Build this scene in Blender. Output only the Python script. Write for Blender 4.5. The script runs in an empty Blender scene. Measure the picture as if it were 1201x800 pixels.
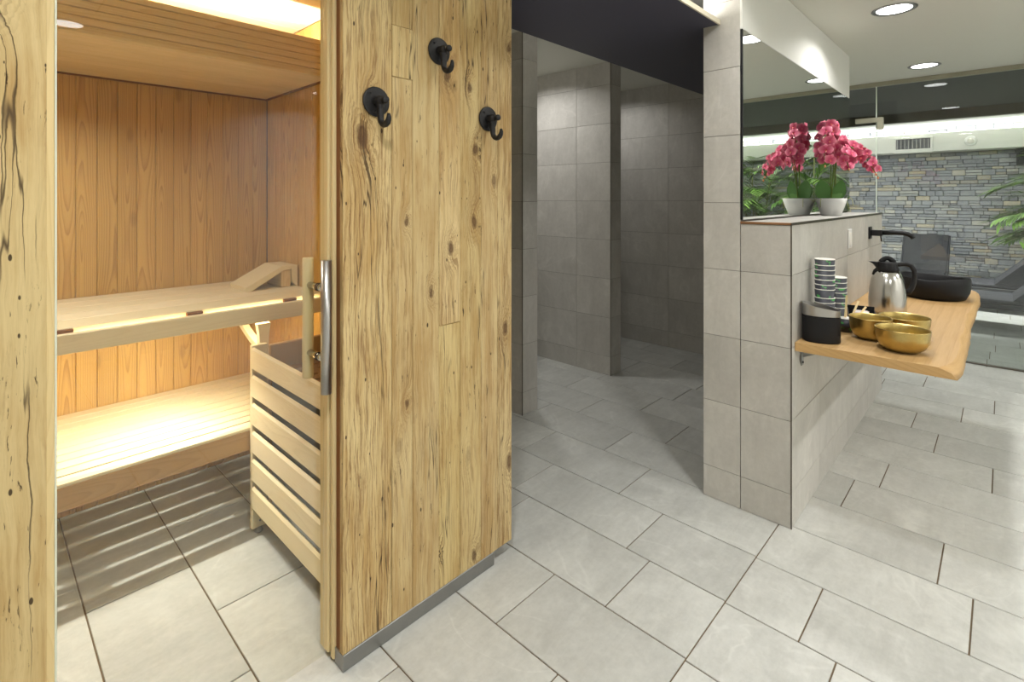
import bpy, math, random
from mathutils import Vector, Matrix, Euler
random.seed(7)
PI = math.pi
C = bpy.context.scene.collection
sc = bpy.context.scene

# ------------------------------------------------------------------ node helpers
class G:
    def __init__(s, name):
        s.m = bpy.data.materials.new(name); s.m.use_nodes = True
        s.t = s.m.node_tree; s.t.nodes.clear()
        s.out = s.t.nodes.new('ShaderNodeOutputMaterial')
    def n(s, kind, ins=None, **props):
        nd = s.t.nodes.new('ShaderNode' + kind)
        for k, v in props.items(): setattr(nd, k, v)
        if ins:
            for k, v in ins.items():
                sock = nd.inputs[k]
                if isinstance(v, bpy.types.NodeSocket): s.t.links.new(v, sock)
                else: sock.default_value = v
        return nd
    def math(s, op, a, b=0.0, clamp=False):
        return s.n('Math', {0: a, 1: b}, operation=op, use_clamp=clamp).outputs[0]
    def mul(s, a, b): return s.math('MULTIPLY', a, b)
    def add(s, a, b): return s.math('ADD', a, b)
    def sub(s, a, b): return s.math('SUBTRACT', a, b)
    def step(s, v, lo, hi, a=0.0, b=1.0):
        return s.n('MapRange', {0: v, 1: lo, 2: hi, 3: a, 4: b}, clamp=True, interpolation_type='SMOOTHSTEP').outputs[0]
    def vec(s, x, y, z=0.0): return s.n('CombineXYZ', {0: x, 1: y, 2: z}).outputs[0]
    def noise(s, v, scale, detail=4.0, rough=.55, dist=0.0):
        return s.n('TexNoise', {'Vector': v, 'Scale': scale, 'Detail': detail, 'Roughness': rough, 'Distortion': dist}).outputs[0]
    def mix(s, f, a, b, mode='MIX'):
        nd = s.n('Mix', data_type='RGBA', blend_type=mode)
        for idx, v in ((0, f), (6, a), (7, b)):
            if isinstance(v, bpy.types.NodeSocket): s.t.links.new(v, nd.inputs[idx])
            else: nd.inputs[idx].default_value = v
        return nd.outputs[2]
    def uv(s):
        sp = s.n('SeparateXYZ', {0: s.n('UVMap', uv_map='grain').outputs[0]})
        return sp.outputs[0], sp.outputs[1]
    def rnd(s):
        sp = s.n('SeparateColor', {0: s.n('Attribute', attribute_name='rnd').outputs[0]})
        return sp.outputs[0], sp.outputs[1], sp.outputs[2]
    def bump(s, h, strength, dist=.002):
        return s.n('Bump', {'Height': h, 'Strength': strength, 'Distance': dist}).outputs[0]
    def done(s, **ins):
        b = s.n('BsdfPrincipled', {k.replace('_', ' '): v for k, v in ins.items()})
        s.t.links.new(b.outputs[0], s.out.inputs[0]); return s.m

def lin(r, g, b):
    f = lambda c: c/12.92 if c <= .04045 else ((c+.055)/1.055)**2.4
    return (f(r/255), f(g/255), f(b/255), 1)

def plain(name, col, rough=.5, metal=0.0, var=.06, bump=.0, scale=40, spec=.5):
    g = G(name)
    co = g.n('TexCoord').outputs['Object']
    nz = g.noise(co, scale, 3)
    d = tuple(c*(1-var) for c in col[:3]) + (1,); l = tuple(min(1, c*(1+var)) for c in col[:3]) + (1,)
    ins = dict(Base_Color=g.mix(nz, d, l), Roughness=rough, Metallic=metal)
    ins['Specular_IOR_Level'] = spec
    if bump: ins['Normal'] = g.bump(nz, bump)
    return g.done(**ins)

def tile(name, dark, light, rough=.42):
    g = G(name); u, v = g.uv(); r, q, p = g.rnd()
    co = g.vec(g.add(u, g.mul(r, 31)), g.add(v, g.mul(q, 31)), g.mul(p, 17))
    n1 = g.noise(co, 3.2, 7, .62, .6); n2 = g.noise(co, 38, 7, .75); n3 = g.noise(co, 1.7, 3, .5, 1.6)
    vein = g.step(g.math('ABSOLUTE', g.sub(n3, .5)), .0, .022, 1, 0)
    vein = g.mul(vein, g.step(n1, .40, .62))
    t = g.add(g.add(g.mul(n1, .42), g.mul(n2, .30)), g.mul(g.noise(g.n('Mapping', {'Vector': co, 'Rotation': (0, 0, .7), 'Scale': (3.0, 14.0, 1.0)}).outputs[0], 1.0, 6, .7, .8), .28))
    c = g.mix(g.step(t, .29, .71), dark, light)
    c = g.mix(g.mul(vein, .22), c, tuple(min(1, x*1.25) for x in light[:3]) + (1,))
    tone = g.add(.90, g.mul(p, .16))
    c = g.mix(1.0, c, g.n('CombineColor', {0: tone, 1: tone, 2: tone}).outputs[0], 'MULTIPLY')
    return g.done(Base_Color=c, Roughness=g.add(rough, g.mul(n2, .2)), Normal=g.bump(g.add(n2, n1), .25, .002))

def wood(name, dark, light, freq=150, streak=.35, rough=.5, tonevar=.14, knots=0.0, contrast=.75, spec=.4):
    g = G(name); u, v = g.uv(); r, q, p = g.rnd()
    vv = g.add(v, g.mul(q, 23))
    wob = g.noise(g.vec(g.add(g.mul(u, 1.5), g.mul(r, 9)), g.mul(vv, .6), p), 1.0, 2)
    wob2 = g.noise(g.vec(g.mul(u, 30), g.mul(vv, 4), g.mul(p, 5)), 1.0, 3)
    d = g.add(g.mul(g.sub(wob, .40), .20), g.mul(wob2, .006))
    uu = g.add(u, g.mul(g.sub(r, .5), .05))
    rr = g.math('SQRT', g.add(g.mul(uu, uu), g.mul(d, d)))
    fr = g.math('FRACT', g.mul(rr, freq))
    ring = g.mul(g.math('POWER', fr, 2.5), g.step(fr, .9, 1.0, 1, 0))
    fine = g.noise(g.vec(g.mul(u, 420), g.mul(vv, 5), g.mul(p, 9)), 1.0, 3, .6)
    low = g.noise(g.vec(g.mul(u, 9), g.mul(vv, 1.3), g.mul(r, 9)), 1.0, 3)
    t = g.add(g.add(g.mul(ring, contrast), g.mul(fine, streak)), g.mul(g.sub(low, .5), .5))
    c = g.mix(g.step(t, .0, 1.0), light, dark)
    if knots:
        vo = g.n('TexVoronoi', {'Vector': g.vec(g.add(g.mul(u, 7), g.mul(r, 40)), g.mul(vv, 2.6), g.mul(p, 3)), 'Scale': 1.0}, voronoi_dimensions='2D')
        k = g.step(vo.outputs['Distance'], .05, .13, knots, 0)
        k = g.mul(k, g.step(g.n('SeparateColor', {0: vo.outputs['Color']}).outputs[0], .72, .76))
        c = g.mix(k, c, tuple(x*.45 for x in dark[:3]) + (1,))
    tone = g.add(1-tonevar/2, g.mul(p, tonevar))
    c = g.mix(1.0, c, g.n('CombineColor', {0: tone, 1: tone, 2: g.mul(tone, tone)}).outputs[0], 'MULTIPLY')
    return g.done(Base_Color=c, Roughness=g.add(rough, g.mul(fine, .15)), Normal=g.bump(g.sub(1.0, t), .12, .001), Specular_IOR_Level=spec)

def old_wood(name):
    g = G(name); u, v = g.uv(); r, q, p = g.rnd()          # p: how worn the plank is
    vv = g.add(v, g.mul(q, 37)); ux = g.add(u, g.mul(r, 11))
    def N(su, sv, uu=None, det=4, ro=.6, off=0.0, dist=0.0):
        return g.noise(g.vec(g.mul(uu if uu is not None else ux, su), g.mul(vv, sv), g.add(g.mul(r, 13), off)), 1.0, det, ro, dist)
    # knots bend the grain around them
    vo = g.n('TexVoronoi', {'Vector': g.vec(g.mul(ux, 7.5), g.mul(vv, 3.4), 0), 'Scale': 1.0, 'Randomness': 1.0}, voronoi_dimensions='2D')
    vc = g.n('SeparateColor', {0: vo.outputs['Color']})
    has = g.step(vc.outputs[0], .70, .74)
    kd = g.add(vo.outputs['Distance'], g.mul(g.sub(N(60, 40), .5), .14))
    size = g.add(.5, g.mul(vc.outputs[1], .8))
    kd = g.n('Math', {0: kd, 1: size}, operation='DIVIDE').outputs[0]
    knot = g.mul(g.step(kd, .05, .14, 1, 0), has)
    halo = g.mul(g.step(kd, .06, .46, 1, 0), has)
    worn = g.math('MINIMUM', g.math('MAXIMUM', g.add(g.mul(g.sub(N(4.5, 1.0, det=3), .5), 2.2), g.sub(g.mul(p, 1.5), .25)), 0.0), 1.0)
    ub = g.add(g.add(ux, g.mul(g.sub(N(4, 1.6), .5), .05)), g.add(g.mul(halo, .03), g.mul(g.sub(N(18, 10), .5), .009)))
    fine = N(330, 7, ub, 5, .75)
    med = N(60, 2.2, ub, 6, .7, 3)
    low = N(8, 2.2, None, 5, .6, 5)
    rings = N(46, .8, ub, 3, .6, 7)
    line = g.step(g.math('ABSOLUTE', g.sub(g.math('FRACT', g.mul(rings, 7.0)), .5)), .10, .34, 1, 0)
    pale, mid, dk, blk = lin(219, 197, 146), lin(188, 156, 101), lin(116, 78, 42), lin(50, 33, 21)
    c = g.mix(g.step(g.add(g.mul(low, .55), g.mul(med, .45)), .38, .64), pale, mid)
    c = g.mix(g.mul(g.step(fine, .46, .72), g.add(.16, g.mul(worn, .30))), c, dk)
    c = g.mix(g.mul(g.mul(line, g.add(.06, g.mul(worn, .62))), g.step(N(120, 9, ub, 4, .7, 2), .35, .62)), c, dk)
    # brown weathering patches
    wear = N(26, 3.4, ub, 8, .75, 9)
    c = g.mix(g.mul(g.step(wear, .55, .70), g.add(.30, g.mul(worn, .40))), c, lin(134, 94, 52))
    # short dark dashes and insect galleries
    dash = g.mul(g.step(N(150, 16, ub, 4, .65, 11), .635, .68), g.step(N(14, 5, None, 3, .5, 12), .44, .58))
    dash2 = g.mul(g.step(N(70, 7, ub, 6, .7, 14), .63, .67), g.step(N(10, 3, None, 3, .5, 15), .47, .60))
    marks = g.math('MAXIMUM', dash, dash2)
    c = g.mix(g.mul(marks, .85), c, blk)
    # long drying splits
    crk = g.mul(g.step(g.math('ABSOLUTE', g.sub(N(15, .5, ub, 3, .5, 17), .5)), .0, .007, 1, 0), g.step(N(6, 1.7, None, 2, .5, 18), .46, .56))
    c = g.mix(g.mul(crk, .85), c, blk)
    ring2 = g.math('FRACT', g.mul(kd, 17))
    c = g.mix(g.mul(g.mul(halo, g.step(ring2, .40, .9)), .42), c, dk)
    c = g.mix(g.mul(knot, g.add(.45, g.mul(fine, .6))), c, lin(78, 48, 28))
    # nail holes
    v2 = g.n('TexVoronoi', {'Vector': g.vec(g.mul(ux, 30), g.mul(vv, 13), 3), 'Scale': 1.0}, voronoi_dimensions='2D')
    v2c = g.n('SeparateColor', {0: v2.outputs['Color']})
    h2 = g.mul(g.step(g.add(v2.outputs['Distance'], g.mul(v2c.outputs[0], .07)), .08, .12, 1, 0), g.step(v2c.outputs[1], .88, .91))
    c = g.mix(g.mul(h2, .9), c, blk)
    tone = g.add(.93, g.mul(g.sub(r, .5), .16))
    c = g.mix(1.0, c, g.n('CombineColor', {0: tone, 1: g.mul(tone, .99), 2: g.mul(tone, g.add(.90, g.mul(q, .12)))}).outputs[0], 'MULTIPLY')
    hgt = g.sub(g.sub(g.mul(fine, .3), g.mul(line, g.mul(worn, .4))), g.add(g.add(marks, crk), g.add(h2, g.mul(knot, .3))))
    return g.done(Base_Color=c, Roughness=.68, Normal=g.bump(hgt, .55, .003), Specular_IOR_Level=.3)

def glass(name, tint=(.95, .975, .96, 1), refl=1.0):
    g = G(name)
    f = g.n('LayerWeight', {'Blend': .5}).outputs['Facing']
    fac = g.mul(g.add(.04, g.mul(g.math('POWER', f, 5.0), .96)), refl)
    a = g.n('BsdfTransparent', {0: tint}); b = g.n('BsdfGlossy', {'Color': (1, 1, 1, 1), 'Roughness': .0})
    mx = g.n('MixShader', {0: fac, 1: a.outputs[0], 2: b.outputs[0]})
    g.t.links.new(mx.outputs[0], g.out.inputs[0]); return g.m

def emit(name, col, strength):
    g = G(name); e = g.n('Emission', {0: col, 1: strength}); g.t.links.new(e.outputs[0], g.out.inputs[0]); return g.m

def mirror_mat():
    g = G('mirror_silver'); b = g.n('BsdfGlossy', {'Color': (.86, .885, .865, 1), 'Roughness': 0.0})
    g.t.links.new(b.outputs[0], g.out.inputs[0]); return g.m

def stone_mat():
    g = G('ledge_stone'); u, v = g.uv(); r, q, p = g.rnd()
    co = g.vec(g.add(u, g.mul(r, 31)), g.add(v, g.mul(q, 31)), g.mul(p, 17))
    n1 = g.noise(co, 14, 6, .65, .8); n2 = g.noise(co, 60, 4, .7)
    ramp = g.n('ValToRGB', {0: r}); cr = ramp.color_ramp
    cols = [(0, lin(112, 116, 124)), (.16, lin(160, 164, 172)), (.32, lin(134, 138, 146)), (.48, lin(182, 182, 182)), (.62, lin(162, 164, 168)), (.74, lin(204, 200, 188)), (.86, lin(196, 180, 148)), (.93, lin(126, 128, 134))]
    cr.elements[0].position = 0; cr.elements[0].color = cols[0][1]; cr.elements[1].position = 1; cr.elements[1].color = lin(150, 154, 162)
    for po, co2 in cols[1:]:
        e = cr.elements.new(po); e.color = co2
    c = g.mix(g.step(n1, .3, .7), ramp.outputs[0], lin(178, 180, 182))
    c = g.mix(.5, c, ramp.outputs[0])
    c = g.mix(g.mul(g.step(n2, .5, .75), .35), c, lin(80, 86, 96))
    return g.done(Base_Color=c, Roughness=.75, Normal=g.bump(g.add(n1, g.mul(n2, .5)), .7, .006))

def petal_mat():
    g = G('orchid_petal'); u, v = g.uv(); r, q, p = g.rnd()
    nz = g.noise(g.vec(g.mul(u, 60), g.mul(v, 12), g.mul(r, 20)), 1.0, 3)
    c = g.mix(g.step(v, .1, 1.0), lin(198, 62, 104), lin(232, 132, 156))
    c = g.mix(g.mul(g.step(v, .75, 1.05), .6), c, lin(250, 212, 214))
    c = g.mix(g.mul(g.step(nz, .45, .7), .3), c, lin(178, 40, 82))
    return g.done(Base_Color=c, Roughness=.6, Subsurface_Weight=.0)

def cup_mat():
    g = G('cup_print'); u, v = g.uv(); r, q, p = g.rnd()
    n = g.noise(g.vec(g.add(g.mul(u, 5), g.mul(r, 8)), g.mul(v, 3), 0), 1.0, 2)
    c = g.mix(g.step(n, .56, .59), lin(58, 60, 68), lin(70, 158, 74))
    return g.done(Base_Color=c, Roughness=.5)

def leaf_mat(name, dark, light):
    g = G(name); u, v = g.uv(); r, q, p = g.rnd()
    c = g.mix(g.add(g.mul(r, .7), g.mul(g.noise(g.vec(g.mul(u, 80), g.mul(v, 6), 0), 1.0), .4)), dark, light)
    return g.done(Base_Color=c, Roughness=.45)

M = {}
M['floor_tile'] = tile('floor_tile', lin(176, 177, 172), lin(210, 211, 206), .34)
M['wall_tile'] = tile('wall_tile', lin(178, 175, 168), lin(206, 203, 196), .42)
M['grout'] = plain('grout', lin(112, 96, 76), .85)
M['grout_wall'] = plain('grout_wall', lin(112, 107, 99), .85)
M['trim_metal'] = plain('trim_metal', lin(96, 90, 80), .35, .8)
M['trim_bronze'] = plain('trim_bronze', lin(150, 112, 80), .4, .5)
M['white'] = plain('white_paint', lin(226, 226, 220), .75, var=.01)
M['ceiling'] = plain('ceiling_paint', lin(214, 214, 204), .8, var=.01)
M['dark_panel'] = plain('dark_panel', lin(66, 65, 80), .55, var=.05)
M['dark_ceiling'] = plain('dark_ceiling_paint', lin(66, 66, 64), .8, var=.03)
M['edge_strip'] = plain('edge_strip', lin(214, 206, 184), .5)
M['duct'] = plain('duct_grey', lin(104, 106, 110), .6)
M['clamp'] = plain('patch_metal', lin(160, 157, 138), .5, .3)
M['pine'] = wood('sauna_pine', lin(158, 114, 52), lin(208, 168, 94), 150, .32, .5, .10, .3, .6)
M['pine_ceiling'] = wood('sauna_ceiling_pine', lin(208, 174, 120), lin(234, 210, 164), 110, .25, .5, .08, 0, .45)
M['aspen'] = wood('bench_aspen', lin(216, 196, 150), lin(236, 221, 184), 120, .22, .5, .06, 0, .35)
M['frame_wood'] = wood('frame_wood', lin(204, 178, 122), lin(226, 205, 154), 160, .3, .5, .05, 0, .4)
M['shaded_wood'] = wood('shaded_board', lin(146, 110, 66), lin(178, 142, 92), 140, .3, .5, .06, 0, .4)  # browner bench wood: shade put into the colour of shaded boards
M['brown_wood'] = wood('brown_edge_wood', lin(96, 56, 24), lin(142, 90, 44), 160, .5, .6, .1)
M['old'] = old_wood('reclaimed_plank')
M['oak'] = wood('oak_slab', lin(168, 130, 82), lin(198, 162, 110), 60, .5, .42, .08, .0, .3)
M['steel'] = plain('brushed_steel', lin(186, 184, 182), .34, 1.0, .04, .05, 200)
M['steel_jug'] = plain('jug_steel', lin(200, 198, 194), .2, 1.0, .04, .04, 200)
M['chrome'] = plain('chrome', lin(220, 218, 214), .12, 1.0, .02)
M['dull_steel'] = plain('dull_steel', lin(150, 150, 148), .38, 1.0, .06)
M['iron'] = plain('black_iron', lin(36, 35, 36), .5, .35, .2, .25, 60)
M['black'] = plain('black_plastic', lin(22, 22, 24), .5, 0, .1, spec=.3)
M['black_matt'] = plain('black_matt_ceramic', lin(20, 20, 22), .5, 0, .1, spec=.3)
M['brass'] = plain('hammered_brass', lin(190, 168, 106), .33, 1.0, .10, .25, 90)
M['pot'] = plain('white_ceramic', lin(232, 232, 230), .3, 0, .02)
M['soil'] = plain('moss', lin(120, 110, 60), .9, 0, .5, .5, 90)
M['petal'] = petal_mat()
M['lip'] = plain('orchid_lip', lin(206, 96, 92), .6, 0, .2)
M['bud'] = plain('orchid_bud', lin(226, 150, 110), .6, 0, .2)
M['stalk'] = plain('orchid_stalk', lin(96, 120, 46), .6, 0, .2)
M['root'] = plain('air_root', lin(170, 172, 110), .7, 0, .2)
M['orchid_leaf'] = leaf_mat('orchid_leaf', lin(50, 98, 34), lin(86, 130, 50))
M['palm'] = leaf_mat('palm_leaf', lin(40, 78, 26), lin(118, 158, 62))
M['cane'] = plain('palm_cane', lin(104, 110, 56), .6, 0, .25)
M['stone'] = stone_mat()
M['mortar'] = plain('dark_mortar', lin(92, 94, 98), .9)
M['mesh_fabric'] = plain('sling_fabric', lin(24, 26, 33), .6, 0, .15, .1, 300)
M['grey_fabric'] = plain('grey_upholstery', lin(40, 42, 51), .8, 0, .1, .1, 200)
M['dark_frame'] = plain('dark_frame', lin(52, 54, 60), .5, .2)
M['paper'] = plain('white_paper', lin(236, 234, 226), .7, 0, .03)
M['cup'] = cup_mat()
M['sachet'] = plain('sachet_paper', lin(226, 206, 206), .5, 0, .15, 0, 30)
M['stick'] = plain('birch_stick', lin(226, 202, 152), .6, 0, .08)
M['glass'] = glass('door_glass', (.96, .965, .94, 1))
M['glass_edge'] = plain('glass_edge', lin(226, 236, 222), .25, 0, .03)
M['wallglass'] = glass('partition_glass', (.93, .96, .95, 1))
M['mirror'] = mirror_mat()
M['lens'] = emit('lamp_lens', (1, .985, .96, 1), 9.0)
M['led_warm'] = emit('led_warm', (1, .84, .55, 1), 26.0)
M['led_white'] = emit('led_white', (1, .97, .92, 1), 10.0)
M['hot_sheet'] = plain('heater_sheet', lin(150, 120, 92), .4, .6, .08)
M['rock'] = plain('sauna_rock', lin(62, 60, 60), .85, 0, .3, .6, 40)

# ------------------------------------------------------------------ mesh builder
class MB:
    def __init__(s): s.v = []; s.f = []; s.uv = []; s.rn = []; s.mi = []; s.sm = []
    def face(s, idx, uvs, rnd, mi=0, smooth=False):
        s.f.append(tuple(idx)); s.uv.append(uvs); s.rn.append(rnd); s.mi.append(mi); s.sm.append(smooth)
    def box(s, c, size, bev=.0, rot=None, long=None, mi=0, rnd=None):
        """box with chamfered edges; UV across/along the long axis in metres"""
        h = [x/2 for x in size]; bev = min(bev, min(h)*.9)
        if long is None: long = max(range(3), key=lambda i: size[i])
        rnd = rnd or (random.random(), random.random(), random.random())
        R = rot.to_3x3() if rot is not None else None
        c = Vector(c); base = len(s.v)
        def put(p):
            p = Vector(p); s.v.append(tuple(c + (R @ p if R is not None else p)))
        def uvof(p, n):
            others = [i for i in range(3) if i != n]
            if n == long: return (p[others[0]], p[others[1]])
            ac = [i for i in others if i != long][0]
            return (p[ac], p[long])
        loc = []
        if bev <= 0:
            idx = {}
            for a in (-1, 1):
                for b in (-1, 1):
                    for d in (-1, 1):
                        idx[(a, b, d)] = len(loc); loc.append((a*h[0], b*h[1], d*h[2]))
            for p in loc: put(p)
            for ax in range(3):
                o = [(ax+1) % 3, (ax+2) % 3]
                for sg in (-1, 1):
                    q = []
                    for (i, j) in ((-1, -1), (1, -1), (1, 1), (-1, 1)):
                        k = [0, 0, 0]; k[ax] = sg; k[o[0]] = i; k[o[1]] = j; q.append(idx[tuple(k)])
                    if sg < 0: q.reverse()
                    s.face([base+i for i in q], [uvof(loc[i], ax) for i in q], rnd, mi)
            return
        idx = {}
        for a in (-1, 1):
            for b in (-1, 1):
                for d in (-1, 1):
                    sg = (a, b, d)
                    for ax in range(3):
                        p = [sg[i]*(h[i] if i == ax else h[i]-bev) for i in range(3)]
                        idx[(sg, ax)] = len(loc); loc.append(p)
        for p in loc: put(p)
        def quad(q, n, flip):
            if flip: q = q[::-1]
            s.face([base+i for i in q], [uvof(loc[i], n) for i in q], rnd, mi)
        for ax in range(3):
            o = [(ax+1) % 3, (ax+2) % 3]
            for g_ in (-1, 1):
                q = []
                for (i, j) in ((-1, -1), (1, -1), (1, 1), (-1, 1)):
                    k = [0, 0, 0]; k[ax] = g_; k[o[0]] = i; k[o[1]] = j; q.append(idx[(tuple(k), ax)])
                quad(q, ax, g_ < 0)
        for ax in range(3):       # edges parallel to ax
            o = [(ax+1) % 3, (ax+2) % 3]
            for i in (-1, 1):
                for j in (-1, 1):
                    k0 = [0, 0, 0]; k0[ax] = -1; k0[o[0]] = i; k0[o[1]] = j; k1 = list(k0); k1[ax] = 1
                    k0, k1 = tuple(k0), tuple(k1)
                    quad([idx[(k0, o[0])], idx[(k0, o[1])], idx[(k1, o[1])], idx[(k1, o[0])]], o[0], i*j < 0)
        for a in (-1, 1):
            for b in (-1, 1):
                for d in (-1, 1):
                    sg = (a, b, d); q = [idx[(sg, 0)], idx[(sg, 1)], idx[(sg, 2)]]
                    quad(q, 0, a*b*d < 0)
    def rng(s, lo, hi, **k): s.box([(lo[i]+hi[i])/2 for i in range(3)], [abs(hi[i]-lo[i]) for i in range(3)], **k)
    def lathe(s, prof, seg=40, c=(0, 0, 0), sx=1, sy=1, rot=None, mi=0, rnd=None, close=False, smooth=True, wob=None):
        rnd = rnd or (random.random(), random.random(), random.random()); c = Vector(c)
        base = len(s.v); n = len(prof)
        for i, (r, z) in enumerate(prof):
            for k in range(seg):
                a = 2*PI*k/seg; zz = z + (wob(i, a) if wob else 0)
                p = Vector((r*math.cos(a)*sx, r*math.sin(a)*sy, zz))
                s.v.append(tuple(c + (rot @ p if rot is not None else p)))
        for i in range(n-1):
            for k in range(seg):
                k2 = (k+1) % seg
                s.face([base+i*seg+k, base+i*seg+k2, base+(i+1)*seg+k2, base+(i+1)*seg+k],
                       [(k/seg, prof[i][1]*8), ((k+1)/seg, prof[i][1]*8), ((k+1)/seg, prof[i+1][1]*8), (k/seg, prof[i+1][1]*8)], rnd, mi, smooth)
        def cap(i, rev):
            if prof[i][0] < 1e-5: return
            q = [base+i*seg+k for k in range(seg)]
            if rev: q.reverse()
            s.face(q, [(0, 0)]*seg, rnd, mi)
        cap(0, True); cap(n-1, False)
    def tube(s, pts, r, seg=10, mi=0, rnd=None, closed=False, flat=1.0):
        rnd = rnd or (random.random(), random.random(), random.random())
        pts = [Vector(p) for p in pts]; n = len(pts); base = len(s.v)
        rad = r if isinstance(r, (list, tuple)) else [r]*n
        t0 = (pts[1]-pts[0]).normalized(); up = Vector((0, 0, 1)) if abs(t0.z) < .9 else Vector((1, 0, 0))
        side = t0.cross(up).normalized()
        L = 0
        for i, p in enumerate(pts):
            t = (pts[min(i+1, n-1)]-pts[max(i-1, 0)]).normalized()
            side = (side - t*side.dot(t)).normalized(); nrm = t.cross(side)
            for k in range(seg):
                a = 2*PI*k/seg
                s.v.append(tuple(p + side*(math.cos(a)*rad[i]) + nrm*(math.sin(a)*rad[i]*flat)))
        for i in range(n-1):
            l0 = L; L += (pts[i+1]-pts[i]).length
            for k in range(seg):
                k2 = (k+1) % seg
                s.face([base+i*seg+k, base+i*seg+k2, base+(i+1)*seg+k2, base+(i+1)*seg+k],
                       [(k/seg*.06, l0), ((k+1)/seg*.06, l0), ((k+1)/seg*.06, L), (k/seg*.06, L)], rnd, mi, True)
        s.face([base+k for k in range(seg)][::-1], [(0, 0)]*seg, rnd, mi)
        s.face([base+(n-1)*seg+k for k in range(seg)], [(0, 0)]*seg, rnd, mi)
    def prism(s, outline, axis, lo, hi, mi=0, rnd=None, smooth=False, long=None):
        """outline of 2D points in the plane across axis, extruded lo..hi"""
        rnd = rnd or (random.random(), random.random(), random.random()); base = len(s.v); n = len(outline)
        o = [i for i in range(3) if i != axis]
        def P(p, t):
            q = [0, 0, 0]; q[axis] = t; q[o[0]] = p[0]; q[o[1]] = p[1]; return tuple(q)
        for t in (lo, hi):
            for p in outline: s.v.append(P(p, t))
        flip = (axis == 1)
        a = list(range(n)); uvA = [(p[0], p[1]) for p in outline]
        f0 = [base+i for i in a]; f1 = [base+n+i for i in a]
        s.face(f0 if flip else f0[::-1], uvA if flip else uvA[::-1], rnd, mi)
        s.face(f1[::-1] if flip else f1, uvA[::-1] if flip else uvA, rnd, mi)
        L = 0
        for i in range(n):
            j = (i+1) % n; l = math.dist(outline[i], outline[j])
            q = [base+i, base+j, base+n+j, base+n+i]; u = [(L, lo), (L+l, lo), (L+l, hi), (L, hi)]
            if flip: q.reverse(); u.reverse()
            s.face(q, u, rnd, mi, smooth); L += l
    def build(s, name, mats, parent=None, loc=None):
        me = bpy.data.meshes.new(name); me.from_pydata(s.v, [], s.f)
        if not isinstance(mats, (list, tuple)): mats = [mats]
        for m in mats: me.materials.append(m)
        uvl = me.uv_layers.new(name='grain'); flat = [c for f in s.uv for p in f for c in p]
        uvl.data.foreach_set('uv', flat)
        ca = me.color_attributes.new('rnd', 'FLOAT_COLOR', 'CORNER')
        col = []
        for f, r in zip(s.f, s.rn): col += [r[0], r[1], r[2], 1.0]*len(f)
        ca.data.foreach_set('color', col)
        me.polygons.foreach_set('material_index', s.mi); me.polygons.foreach_set('use_smooth', s.sm)
        me.update()
        o = bpy.data.objects.new(name, me); C.objects.link(o)
        if parent is not None: o.parent = parent
        if loc: o.location = loc
        return o

def tag(o, label, cat, group=None):
    o['label'] = label; o['category'] = cat
    if group: o['group'] = group
    return o
def struct(o): o['kind'] = 'structure'; return o
def thing(name, label, cat, loc=(0, 0, 0), rz=0.0, group=None):
    o = bpy.data.objects.new(name, None); C.objects.link(o); o.empty_display_size = .1
    o.location = loc; o.rotation_euler = (0, 0, rz); return tag(o, label, cat, group)
def kids(o): return [c for c in bpy.data.objects if c.parent == o]
def copy_tree(o, parent=None):
    c = o.copy(); C.objects.link(c); c.parent = parent
    for ch in kids(o): copy_tree(ch, c)
    return c

CZ = 2.488          # main ceiling
# ------------------------------------------------------------------ floor
def floor():
    mb = MB(); TL, TW = .623, .309; gap = .0024
    mb.rng((-3.7, -1.7, -.06), (4.2, 11.2, -.004), mi=1)
    left = {0: -1.718, 1: -1.947, 2: -1.612, 3: -1.40, 4: -1.74, -1: -1.614, -2: -1.212, -3: -.95, -4: -1.935, -5: -1.62, -6: -2.41}
    right = {-1: -.366, 0: -.47, 1: -.077, 2: -.175, 3: -.537, 4: -.437, 5: -.04, 6: -.28, 7: -.41, 8: -.194, 9: -.044}
    rr = random.Random(3)
    def row(y0, x0, x1, ph):
        x = ph + math.ceil((x0-ph)/TL)*TL; cuts = [x0]
        while x < x1-.01:
            if x > x0+.01: cuts.append(x)
            x += TL
        cuts.append(x1)
        for a, b in zip(cuts, cuts[1:]):
            mb.rng((a+gap, y0+gap, -.012), (b-gap, y0+TW-gap, 0), bev=.0012, long=0)
    for k in range(-11, 31):
        y0 = 1.812 + k*TW
        if y0+TW > 11.1: break
        row(y0, -3.6, -.70, left.get(k, rr.uniform(-1.9, -1.3)))
        row(y0-.008, -.70, 4.1, right.get(k, rr.uniform(-.6, -.05)))
    return struct(mb.build('floor', [M['floor_tile'], M['grout']]))
floor()

# ------------------------------------------------------------------ tiled walls
ZJ = [.147+.3085*i for i in range(0, 9)]
def tiles(mb, axis, sign, plane, a0, a1, z0, z1, cuts, th=.009, gap=.0011, mi=0):
    """tile courses on a vertical face. axis: 0 = face normal along X, 1 = along Y"""
    us = [a0] + [c for c in sorted(cuts) if a0+.015 < c < a1-.015] + [a1]
    zs = [z0] + [z for z in ZJ if z0+.015 < z < z1-.015] + [z1]
    for u0, u1 in zip(us, us[1:]):
        for w0, w1 in zip(zs, zs[1:]):
            lo = [0, 0, w0+gap]; hi = [0, 0, w1-gap]
            o = 1-axis
            lo[o], hi[o] = u0+gap, u1-gap
            p0, p1 = plane-sign*th, plane
            lo[axis], hi[axis] = min(p0, p1), max(p0, p1)
            mb.rng(lo, hi, bev=.0008, long=o, mi=mi)
def core(mb, lo, hi, mi=1, ins=.0025):
    mb.rng((lo[0]+ins, lo[1]+ins, lo[2]), (hi[0]-ins, hi[1]-ins, hi[2]-0), mi=mi)
TM = [M['wall_tile'], M['grout_wall']]
def seq(start, step, n): return [start+i*step for i in range(n)]

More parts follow.
